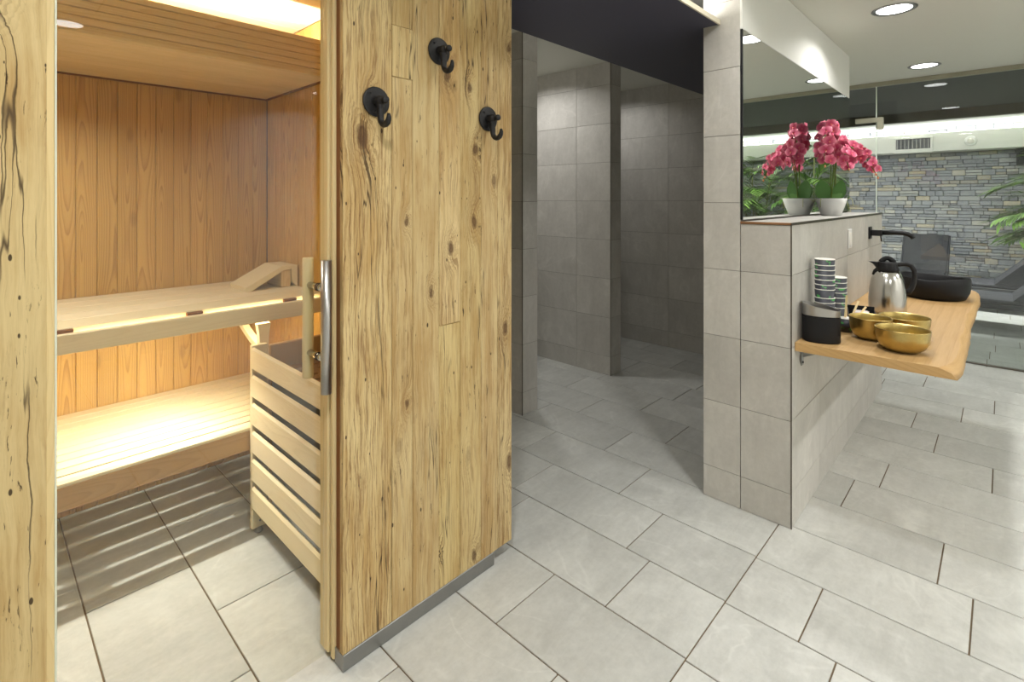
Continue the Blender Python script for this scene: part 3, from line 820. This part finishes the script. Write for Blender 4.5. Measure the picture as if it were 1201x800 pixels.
for k, (dx, dy, tx, ty, lb_) in enumerate(((.0, .0, .25, .62, 'birch stirrer in the green cup leaning towards the tray'), (.006, .002, .48, .80, 'birch stirrer in the green cup leaning lowest over the bowls'), (-.008, .004, .05, .05, 'birch stirrer standing nearly upright in the green cup'))):
    mb = MB(); mb.box((0, 0, .081), (.009, .0015, .160), bev=.0005, long=2)
    s_ = tag(mb.build('stir_stick', M['stick']), lb_, 'stir stick', 'birch stirrers'); s_.location = (-.528+dx, 2.80+dy, SZ+.006); s_.rotation_euler = (-ty, tx, 0)
# tray with sachets
tr = thing('sachet_tray', 'small black open tray of sugar sachets behind the brass bowls', 'tray', (-.505, 3.02, SZ), math.radians(12))
mb = MB(); mb.rng((-.055, -.085, 0), (.055, .085, .004), bev=.001)
for x0 in (-.057, .053): mb.box((x0+.002, 0, .030), (.004, .17, .06), bev=.001)
for y0, hh in ((-.085, .045), (.083, .075)): mb.box((0, y0+.001, hh/2), (.114, .004, hh), bev=.001)
mb.build('tray_body', M['black'], tr)
for k in range(5):
    mb = MB(); mb.box((0, 0, 0), (.06, .004, .05), bev=.001)
    s_ = tag(mb.build('sugar_sachet', M['sachet' if k % 2 else 'paper']), 'paper sugar sachet standing in the black tray', 'sachet', 'sugar sachets in the tray')
    a = math.radians(12); yy = -.035+.022*k
    s_.location = (-.505-math.sin(a)*yy+random.uniform(-.008, .008), 3.02+math.cos(a)*yy, SZ+.036); s_.rotation_euler = (random.uniform(-.75, -.5), 0, a+random.uniform(-.15, .15))
# brass bowls
def bowl(x, y, r, h, label):
    t = thing('brass_bowl', label, 'bowl', (x, y, SZ), 0, 'brass bowls')
    pr = [(.0005, 0), (r*.45, 0), (r*.62, h*.05), (r*.8, h*.18), (r*.93, h*.42), (r*.985, h*.7), (r*1.0, h*.96), (r*1.015, h), (r*1.0, h*1.01), (r*.965, h*.95), (r*.955, h*.7), (r*.9, h*.44), (r*.77, h*.21), (r*.58, h*.1), (.0005, h*.07)]
    mb = MB(); mb.lathe(pr, 56); mb.build('bowl_shell', M['brass'], t)
bowl(-.424, 2.73, .080, .096, 'brass bowl nearest the oval bin, leftmost of the three')
bowl(-.297, 2.605, .0925, .090, 'brass bowl at the front edge of the shelf, nearest of the three')
bowl(-.320, 2.877, .0935, .090, 'brass bowl behind the other two, nearest the thermos jug')
# thermos jug
tj = thing('thermos_jug', 'brushed steel thermos jug with black lid on the oak shelf', 'jug', (-.455, 3.42, SZ), math.radians(22))
r = .085
pr = [(.0005, 0), (r*.95, 0), (r*1.0, .004), (r*1.005, .02), (r*1.0, .08), (r*.96, .13), (r*.86, .18), (r*.70, .215), (r*.60, .226), (.0005, .2262)]
mb = MB(); mb.lathe(pr, 56); mb.build('body', M['steel_jug'], tj)
mb = MB(); mb.lathe([(r*.62, .2265), (r*.63, .234), (r*.54, .258), (r*.52, .270), (r*.50, .274), (.0005, .275)], 40)
mb.prism([(-.086, .274), (-.03, .272), (-.03, .236), (-.052, .244), (-.062, .258), (-.072, .266)], 1, -.014, .014)
lid = mb.build('lid', M['black'], tj)
mb = MB(); mb.tube([(-.028+.062*i/10-.003, 0, .272+.022*math.sin(PI*i/10)) for i in range(11)], .008, 12, flat=1.6); mb.build('lid_lever', M['black'], lid)
mb = MB(); hp = [(.03, 0, .257), (.055, 0, .263), (.085, 0, .265), (.106, 0, .257), (.119, 0, .235), (.122, 0, .205), (.118, 0, .17), (.108, 0, .14), (.096, 0, .118), (.084, 0, .118)]
mb.tube(hp, [.009]*6+[.010, .011, .012, .009], 12, flat=1.3); mb.build('handle', M['black'], tj)
mb = MB(); mb.tube([(-.044, 0, .232), (-.056, 0, .222), (-.0655, 0, .202)], [.012, .010, .006], 10); mb.build('spout_collar', M['black'], tj)
# basin
bs = thing('basin', 'round black vessel basin near the far end of the oak shelf', 'basin', (-.315, 4.15, SZ))
R_ = .178
pr = [(.0005, 0), (R_*.78, 0), (R_*.86, .006), (R_*.96, .045), (R_*1.0, .09), (R_*.985, .128), (R_*.97, .132), (R_*.94, .128), (R_*.93, .09), (R_*.86, .045), (R_*.7, .022), (.0005, .016)]
mb = MB(); mb.lathe(pr, 64, wob=lambda i, a: (.007*math.sin(2*a+2.1)+.003*math.sin(5*a)) if 4 <= i <= 8 else 0); mb.build('bowl_shell', M['black_matt'], bs)
mb = MB(); mb.lathe([(.0005, .0175), (.02, .0175), (.022, .0195), (.0005, .021)], 24); o = mb.build('drain', M['dull_steel'], bs); o['label'] = 'steel drain'
# faucet
fc = thing('wall_faucet', 'black wall spout reaching out from the half wall over the basin', 'faucet', (-.649, 4.145, 1.172))
mb = MB(); mb.rng((.0, -.038, -.04), (.009, .038, .04), bev=.002); mb.build('backplate', M['black'], fc)
mb = MB(); mb.rng((.009, -.02, -.018), (.072, .02, .02), bev=.003); mb.build('valve_body', M['black'], fc)
mb = MB(); mb.tube([(.072, 0, .005), (.13, 0, .007), (.18, 0, .006), (.205, 0, .0), (.224, 0, -.012), (.233, 0, -.026)], [.0145, .0145, .0145, .0145, .014, .013], 16); mb.build('spout', M['black'], fc)
mb = MB(); mb.tube([(.062, 0, -.016), (.066, 0, -.055)], .004, 10); mb.build('lever', M['black'], fc)
# switch plate
sw = thing('switch_plate', 'small white switch plate on the half wall above the cups', 'switch', (-.6495, 3.52, 1.168))
mb = MB(); mb.rng((0, -.04, -.055), (.008, .04, .055), bev=.003); mb.build('plate', M['pot'], sw)
mb = MB(); mb.rng((.008, -.026, -.035), (.0105, .026, .035), bev=.001); mb.build('rocker', M['paper'], sw)

# ------------------------------------------------------------------ orchid
oc = thing('potted_orchid', 'pink phalaenopsis orchid in a white boat-shaped pot before the mirror', 'orchid', (-.764, 3.63, 1.2965))
RZ = Matrix.Rotation(math.radians(-25), 3, 'Z')
mb = MB(); mb.lathe([(.0005, 0), (.056, 0), (.060, .004), (.082, .06), (.096, .104), (.093, .105), (.078, .06), (.055, .012)], 48, sx=1, sy=.62, rot=RZ)
pot = mb.build('pot', M['pot'], oc)
mb = MB(); mb.lathe([(.0005, .096), (.05, .095), (.086, .088)], 32, sx=1, sy=.6, rot=RZ); mb.build('moss', M['soil'], oc)
n1 = Vector((.978, .207, 0)); b1 = Vector((-.207, .978, 0))
def W3(a, b, h_): return n1*a + b1*b + Vector((0, 0, h_))
def leaf(mb, base, tip_dir, length, width, droop, mi=0, tilt=0.0, nseg=9, rnd=None, face_dir=None, vcup=.12):
    rnd = rnd or (random.random(), random.random(), random.random())
    d = Vector(tip_dir).normalized(); base = Vector(base)
    side = d.cross(face_dir if face_dir is not None else Vector((0, 0, 1)))
    if side.length < 1e-3: side = Vector((1, 0, 0))
    side.normalize(); nrm = side.cross(d).normalized(); i0 = len(mb.v)
    for i in range(nseg+1):
        s_ = i/nseg; p = base + d*(length*s_) - Vector((0, 0, 1))*(droop*length*s_*s_)
        w = width*math.sin(PI*min(1, .10+s_*.90))**.75 * (1 if s_ < 1 else .05)
        if s_ >= 1: w = width*.05
        mb.v += [tuple(p-side*w/2+nrm*w*vcup), tuple(p), tuple(p+side*w/2+nrm*w*vcup)]
    for i in range(nseg):
        for k in (0, 1):
            a = i0+i*3+k; mb.face([a, a+1, a+4, a+3], [((k)*.5-.5, i/nseg), ((k+1)*.5-.5, i/nseg), ((k+1)*.5-.5, (i+1)/nseg), (k*.5-.5, (i+1)/nseg)], rnd, mi, True)
view = -b1
for (bp, td, ln, wd, dr) in ((W3(-.03, -.005, .09), W3(-.18, -.1, 1), .135, .085, .0), (W3(.03, .0, .09), W3(.22, .05, 1), .13, .07, .0), (W3(.0, .03, .09), W3(-.3, .5, 1), .12, .07, .1), (W3(.01, -.02, .09), W3(.35, .45, 1), .12, .065, .1)):
    mb = MB(); leaf(mb, bp, td, ln, wd, dr, face_dir=view+Vector((random.uniform(-.3, .3), 0, 0)), vcup=.06); mb.build('leaf', M['orchid_leaf'], oc)
stems = [
    [(-.005, 0, .09), (0, .0, .22), (.0, .0, .36), (-.003, 0, .47), (.0, -.005, .55), (-.012, -.035, .552), (-.025, -.07, .51), (-.035, -.10, .44), (-.035, -.115, .37), (-.03, -.12, .31)],
    [(.015, 0, .09), (.02, .01, .22), (.03, .01, .35), (.045, .01, .43), (.075, .0, .435), (.12, -.005, .40), (.165, -.005, .365), (.20, 0, .30), (.235, 0, .23)],
    [(.005, .01, .09), (.01, .02, .25), (.015, .04, .40), (.03, .06, .47), (.055, .09, .45), (.08, .115, .38), (.095, .13, .30)],
    [(.0, -.01, .09), (.01, -.02, .22), (.03, -.035, .36), (.05, -.06, .40), (.07, -.09, .37), (.085, -.11, .30)],
]
for st in stems:
    mb = MB(); mb.tube([W3(*p) for p in st], [.0036]*(len(st)-3)+[.003, .0024, .0016], 8); mb.build('stem', M['stalk'], oc)
mb = MB(); mb.tube([W3(.022, .008, .09), W3(.026, .008, .40)], .0028, 8); mb.build('support_stick', M['cane'], oc)
def flower_mesh():
    mb = MB(); fz = Vector((0, 0, 1))
    for k, (a, ln, wd) in enumerate(((90, .027, .024), (210, .026, .022), (330, .026, .022), (10, .030, .034), (170, .030, .034))):
        an = math.radians(a); d = Vector((math.cos(an), math.sin(an), .18))
        leaf(mb, d*.002+Vector((0, 0, .001*(k > 2))), d, ln, wd, .18, face_dir=fz, nseg=5, rnd=(k*.19, .3, .5), vcup=.10)
    leaf(mb, (0, -.002, .003), (0, -.6, .8), .012, .010, .3, mi=1, face_dir=fz, nseg=4)
    leaf(mb, (0, 0, .003), (.5, -.1, .9), .008, .007, .1, mi=1, face_dir=fz, nseg=3); leaf(mb, (0, 0, .003), (-.5, -.1, .9), .008, .007, .1, mi=1, face_dir=fz, nseg=3)
    return mb
fl = None; rs = random.Random(4)
def add_flower(p, n, s_):
    global fl
    if fl is None: fl = flower_mesh().build('flower', [M['petal'], M['lip']], oc); o = fl
    else: o = fl.copy(); C.objects.link(o)
    o.location = p; o.scale = (s_, s_, s_)
    q = Vector(n).to_track_quat('Z', 'Y'); o.rotation_euler = (q.to_matrix() @ Matrix.Rotation(rs.uniform(-.5, .5), 3, 'Z')).to_euler()
def along(st, s0, s1, cnt, rad, sz):
    pts = [W3(*p) for p in st]; L_ = [0]
    for a, b in zip(pts, pts[1:]): L_.append(L_[-1]+(b-a).length)
    for k in range(cnt):
        t_ = (s0+(s1-s0)*(k+.5)/cnt)*L_[-1]
        i = max(j for j in range(len(L_)-1) if L_[j] <= t_+1e-6); f = (t_-L_[i])/(L_[i+1]-L_[i]); p = pts[i].lerp(pts[i+1], f)
        ang = k*2.4+rs.uniform(-.4, .4)
        off = n1*math.cos(ang)*rad + b1*math.sin(ang)*rad + Vector((0, 0, rs.uniform(-.012, .012)))
        nrm = off.normalized()*.9 - b1*(.55 if math.sin(ang) < .4 else -.5) + Vector((0, 0, rs.uniform(-.25, .35)))
        add_flower(p+off, nrm, sz*rs.uniform(1.0, 1.35))
along(stems[0], .44, .99, 28, .034, 1.0)
along(stems[1], .44, .93, 28, .027, .9)
along(stems[2], .52, .98, 20, .032, 1.0)
along(stems[3], .55, .98, 18, .030, .95)
for p in ((.225, 0, .245), (.235, 0, .225), (.215, .005, .265), (-.03, -.12, .295), (.095, .13, .285)):
    mb = MB(); mb.lathe([(.0005, -.008), (.005, -.004), (.0062, .001), (.004, .007), (.0005, .0095)], 12, W3(*p)); mb.build('bud', M['bud'], oc)
for (pp, tt) in (((-.075, -.02, .10), (-.105, -.02, .03)), ((.06, -.02, .10), (.09, -.02, .04)), ((-.05, -.05, .098), (-.055, -.064, .05)), ((.085, .0, .10), (.115, .02, .06))):
    a = W3(*pp); b = W3(*tt); mid = (a+b)/2+Vector((0, 0, .03)) + (b-a)*.3
    mb = MB(); mb.tube([a, a.lerp(mid, .6)+Vector((0, 0, .01)), mid, b], .0017, 6); mb.build('air_root', M['root'], oc)

# ------------------------------------------------------------------ glass partition
YG = 5.87
wg = bpy.data.objects.new('window_1', None); C.objects.link(wg); wg.location = (0, YG, 0); struct(wg); wg['label'] = 'frameless glass partition to the relaxation room'
for x0, x1 in ((-1.5, -.868), (-.86, .62), (.626, 2.6)):
    mb = MB(); mb.rng((x0, -.005, .012), (x1, .005, 2.452)); mb.build('glass_pane', M['wallglass'], wg)
mb = MB(); mb.rng((-.868, -.0052, .012), (-.860, .0052, 2.452)); mb.rng((.62, -.0052, .012), (.626, .0052, 2.452)); mb.build('pane_joint', M['glass_edge'], wg)
mb = MB(); mb.rng((-1.5, -.02, 2.45), (2.6, .02, CZ), bev=.002); mb.build('top_rail', M['clamp'], wg)
mb = MB(); mb.rng((-1.5, -.02, 0.001), (2.6, .02, .012), bev=.002); mb.build('floor_rail', M['trim_metal'], wg)
mb = MB(); mb.rng((-1.03, -.022, 2.115), (-.81, .022, 2.16), bev=.003); mb.rng((-.86, -.0222, 2.045), (-.81, .0222, 2.118), bev=.003)
o = mb.build('patch_fitting', M['clamp'], wg); o['label'] = 'L-shaped matt metal patch fitting'

# ------------------------------------------------------------------ relaxation room
RX0, RX1, YS = -3.2, 3.6, 10.9
mb = MB(); mb.rng((RX0, 5.98, 2.49), (RX1, 8.29, 2.6)); struct(mb.build('ceiling_relax_dark', M['dark_ceiling']))
mb = MB(); mb.rng((RX0, 8.2, 2.373), (RX1, 8.29, 2.489)); struct(mb.build('trim_12', M['trim_metal']))
mb = MB(); mb.rng((RX0, 8.29, 2.56), (RX1, 11.2, 2.66)); struct(mb.build('ceiling_relax_white', M['white']))
mb = MB(); mb.rng((RX0, 10.5, 2.15), (RX1, 11.0, 2.44), bev=.004); struct(mb.build('trim_13', M['white']))
mb = MB(); mb.rng((RX0-.15, 5.87, 0), (RX0, 11.2, 2.6)); struct(mb.build('wall_relax_left', M['white']))
mb = MB(); mb.rng((RX1, 5.87, 0), (RX1+.15, 11.2, 2.6)); struct(mb.build('wall_relax_right', M['white']))
mb = MB(); mb.rng((RX0, 5.875, 0), (-1.5, 5.98, 2.6)); mb.rng((2.6, 5.875, 0), (RX1, 5.98, 2.6)); struct(mb.build('wall_relax_near', M['white']))
# stacked stone wall
random.seed(17); mb = MB(); mb.rng((RX0, YS+.03, 0), (RX1, YS+.25, 2.6), mi=1)
z = 0.0
while z < 2.6:
    hrow = random.choice((.035, .042, .05, .06, .075, .09)); x = RX0-random.uniform(0, .2)
    while x < RX1:
        w = random.uniform(.07, .27)
        if hrow > .065 and random.random() < .3:
            zz = z; 
            for part in (.45, .55):
                d = random.uniform(0, .035); mb.rng((x+.002, YS-d, zz+.002), (x+w-.002, YS+.05, zz+hrow*part-.002), bev=.006, long=0); zz += hrow*part
        else:
            d = random.uniform(0, .04); mb.rng((x+.002, YS-d, z+.002), (x+w-.002, YS+.05, z+hrow-.002), bev=.007, long=0)
        x += w
    z += hrow
struct(mb.build('wall_stone', [M['stone'], M['mortar']]))
# air vent on the bulkhead
av = thing('air_vent', 'white louvred air vent on the lit bulkhead above the stone wall', 'air vent', (-1.06, 10.498, 2.29))
mb = MB()
for x0, x1, z0, z1 in ((-.25, .25, .075, .10), (-.25, .25, -.15, -.09), (-.25, -.22, -.09, .075), (.22, .25, -.09, .075)): mb.rng((x0, -.025, z0), (x1, 0, z1), bev=.002)
mb.build('frame', M['white'], av)
mb = MB(); mb.rng((-.22, -.004, -.09), (.22, -.001, .075)); o = mb.build('duct', M['duct'], av)
for k in range(9):
    mb = MB(); mb.rng((-.21+.05*k, -.02, -.09), (-.197+.05*k, -.006, .075), bev=.001); mb.build('vane', M['dull_steel'], av)
dt = thing('smoke_detector', 'round white detector on the lit bulkhead right of the air vent', 'smoke detector', (-.36, 10.499, 2.28))
RXm = Matrix.Rotation(PI/2, 3, 'X')
mb = MB(); mb.lathe([(.075, 0), (.075, .012), (.066, .02), (.05, .02)], 40, rot=RXm); mb.build('base', M['pot'], dt)
mb = MB(); mb.lathe([(.044, .018), (.044, .03), (.03, .036), (.0005, .038)], 32, rot=RXm); mb.build('sensor', M['paper'], dt)
sp = thing('wall_speaker', 'small dark loudspeaker high on the stone wall above the palm', 'loudspeaker', (.21, 10.80, 2.02))
mb = MB(); mb.prism([(-.10, .12), (.04, .12), (.04, -.08), (-.03, -.12)], 0, -.07, .07); mb.build('cabinet', M['dark_frame'], sp)
mb = MB(); mb.rng((-.02, .03, -.02), (.02, .10, .02)); mb.build('bracket', M['dull_steel'], sp)
mb = MB(); mb.lathe([(.045, 0), (.042, .006), (.02, .002), (.0005, .004)], 24, (0, -.09, .04), rot=Matrix.Rotation(PI/2+.3, 3, 'X')); mb.build('driver', M['black'], sp)
# loungers
def sling_lounger():
    t = thing('sling_lounger', 'dark sling lounger with raised back facing us before the stone wall', 'lounger', (-.86, 9.4, 0))
    W_ = .52
    prof = [(-.9, .36), (-.3, .345), (.1, .335), (.3, .35), (.42, .42), (.55, .56), (.70, .75), (.78, .845)]
    for nm, s0, s1 in (('seat', 0, 3), ('backrest', 3, 7)):
        mb = MB(); top, bot = [], []
        for i in range(s0, s1+1):
            y, z = prof[i]; (ya, za), (yb, zb) = prof[max(i-1, 0)], prof[min(i+1, 7)]; L_ = math.hypot(yb-ya, zb-za)
            ny, nz = -(zb-za)/L_*.012, (yb-ya)/L_*.012
            top.append((y+ny, z+nz)); bot.append((y-ny, z-nz))
        if nm == 'backrest': top[0] = (top[0][0]+.002, top[0][1]); bot[0] = (bot[0][0]+.002, bot[0][1])
        for (a, b, c, d) in zip(top, top[1:], bot[1:], bot): mb.prism([a, b, c, d], 0, -W_/2, W_/2, rnd=(.5, .5, .5))
        mb.build(nm, M['mesh_fabric'], t)
        if nm == 'backrest':
            for zz, yy in ((.62, .585), (.46, .455)):
                mb = MB(); mb.tube([(-W_/2, yy+.03, zz), (W_/2, yy+.03, zz)], .012, 8); mb.build('cross_bar', M['dark_frame'], t)
    for sx in (-1, 1):
        mb = MB(); mb.tube([(sx*(W_/2+.012), y, z-.012) for y, z in prof[:4]] + [(sx*(W_/2+.012), y, z-.012) for k, (y, z) in enumerate(prof[4:], 1)], .014, 10); mb.build('side_rail', M['dark_frame'], t)
        for yy in (-.75, .25):
            mb = MB(); mb.tube([(sx*(W_/2+.012), yy, .335), (sx*(W_/2+.02), yy, .0)], .014, 10); mb.build('leg', M['dark_frame'], t)
sling_lounger()
def day_lounger(y0, y1, x0, label, bx):
    t = thing('padded_lounger', label, 'lounger', (bx, (y0+y1)/2, 0), 0, 'grey padded loungers')
    w = (y1-y0)
    mb = MB(); mb.rng((x0-bx, -w/2, .25), (1.0, w/2, .30), bev=.004); mb.build('base_board', M['dark_frame'], t)
    mb = MB(); mb.rng((x0-bx+.01, -w/2+.01, .302), (.98, w/2-.01, .345), bev=.012); mb.build('seat_cushion', M['grey_fabric'], t)
    mb = MB(); mb.prism([(-.05, .347), (.70, .347), (.60, .93), (.52, .96)], 1, -w/2+.012, w/2-.012); mb.build('backrest', M['grey_fabric'], t)
    for xx in (x0-bx+.12, .85):
        for s_ in (-1, 1):
            mb = MB(); mb.rng((xx-.025, s_*(w/2-.08)-.025, 0), (xx+.025, s_*(w/2-.08)+.025, .25), bev=.003); mb.build('leg', M['dark_frame'], t)
day_lounger(7.35, 8.05, -.55, 'grey padded lounger nearest the glass partition, at the right edge', .12)
day_lounger(8.62, 9.32, -.45, 'grey padded lounger further back with its backrest before the stone wall', -.03)
# palms
def palm(x, y, hgt, nf, seed, label, lw=.026):
    rs = random.Random(seed)
    t = thing('potted_palm', label, 'palm', (x, y, 0), 0, 'palms along the stone wall')
    mb = MB(); mb.lathe([(.0005, 0), (.15, 0), (.20, .32), (.21, .34), (.19, .34), (.18, .30)], 32); mb.build('planter', M['dark_frame'], t)
    mb = MB(); mb.lathe([(.0005, .30), (.18, .295)], 24); mb.build('soil', M['soil'], t)
    canes = []
    for k in range(5):
        a = 2*PI*k/5+rs.random(); b0 = Vector((.07*math.cos(a), .07*math.sin(a), .29)); tp = b0+Vector((.18*math.cos(a), .18*math.sin(a), hgt*rs.uniform(.45, .8)))
        mb = MB(); mb.tube([b0, b0.lerp(tp, .5)+Vector((0, 0, .03)), tp], [.014, .012, .009], 8); mb.build('cane', M['cane'], t); canes.append((b0, tp))
    for k in range(nf):
        b0, tp = canes[k % 5]; st = b0.lerp(tp, rs.uniform(.25, 1)); a = rs.uniform(0, 2*PI); el = rs.uniform(.15, 1.2)
        d = Vector((math.cos(a)*math.cos(el), math.sin(a)*math.cos(el), math.sin(el))); Ln = rs.uniform(.5, .75)
        pts = [st + d*(Ln*s_) - Vector((0, 0, 1))*(.45*Ln*s_*s_) for s_ in [i/10 for i in range(11)]]
        lim = YS-.06-y
        if any(p.y > lim for p in pts): pts = [Vector((p.x, min(p.y, lim-.02), p.z)) for p in pts]
        mb = MB(); mb.tube(pts, [.005-.0004*i for i in range(11)], 6, mi=1)
        for i in range(2, 11):
            tg = (pts[i]-pts[i-1]).normalized(); sd = tg.cross(Vector((0, 0, 1))).normalized()
            for s_ in (-1, 1):
                ln = (.36 if i < 8 else .26)*rs.uniform(.8, 1.1)
                leaf(mb, pts[i], sd*s_*.75+tg*.75+Vector((0, 0, .12)), ln, lw, .25, nseg=4, vcup=.12)
        mb.build('frond', [M['palm'], M['cane']], t)
palm(.62, 9.8, 2.45, 60, 1, 'tall potted palm whose fronds enter the photo at the right edge', .036)
palm(1.5, 9.7, 2.1, 75, 2, 'potted palm seen only in the mirror, left of the orchid')
palm(2.4, 9.6, 2.1, 75, 3, 'potted palm seen at the far left edge of the mirror')

# relaxation room lighting: cove on top of the bulkhead, panel lamps
mb = MB(); mb.rng((RX0+.05, 10.56, 2.441), (RX1-.05, 10.58, 2.449)); tag(mb.build('cove_light_strip', M['led_white']), 'light strip on top of the white bulkhead above the stone wall', 'light strip')
area('relax_cove_glow', (.2, 10.57, 2.455), UP, RX1-RX0-.2, .03, 190, (1, .98, .95))
mb = MB(); mb.rng((RX0+.05, 8.295, 2.44), (RX1-.05, 8.315, 2.45)); tag(mb.build('cove_light_strip', M['led_white']), 'light strip behind the dark ceiling edge of the relaxation room', 'light strip')
area('relax_front_glow', (.2, 8.33, 2.46), (0, 0, 0), RX1-RX0-.2, .03, 190, (1, .98, .96))
area('relax_up_glow', (.2, 8.34, 2.47), UP, RX1-RX0-.2, .03, 60, (1, .98, .96))

# ------------------------------------------------------------------ world, camera, view
w = bpy.data.worlds.new('World'); sc.world = w; w.use_nodes = True
w.node_tree.nodes['Background'].inputs[0].default_value = (.8, .85, .9, 1); w.node_tree.nodes['Background'].inputs[1].default_value = .05
cam = bpy.data.cameras.new('camera'); co = bpy.data.objects.new('camera', cam); C.objects.link(co)
co.location = (0, 0, 1.4); co.rotation_euler = (PI/2, 0, math.atan2(576.5, 605.0))
cam.sensor_fit = 'HORIZONTAL'; cam.sensor_width = 36; cam.lens = 36*605/1201; cam.shift_x = 0; cam.shift_y = -(400-233)/1201; cam.clip_start = .02; cam.clip_end = 60
sc.camera = co
vs = sc.view_settings
vs.view_transform = 'Standard'; vs.look = 'None'; vs.gamma = 1; vs.use_curve_mapping = False; vs.exposure = -0.1
sc.cycles.max_bounces = 10; sc.cycles.diffuse_bounces = 5; sc.cycles.glossy_bounces = 5; sc.cycles.transparent_max_bounces = 12; sc.cycles.sample_clamp_indirect = 6.0
sc.cycles.caustics_reflective = False; sc.cycles.caustics_refractive = False
sc.cycles.use_denoising = True
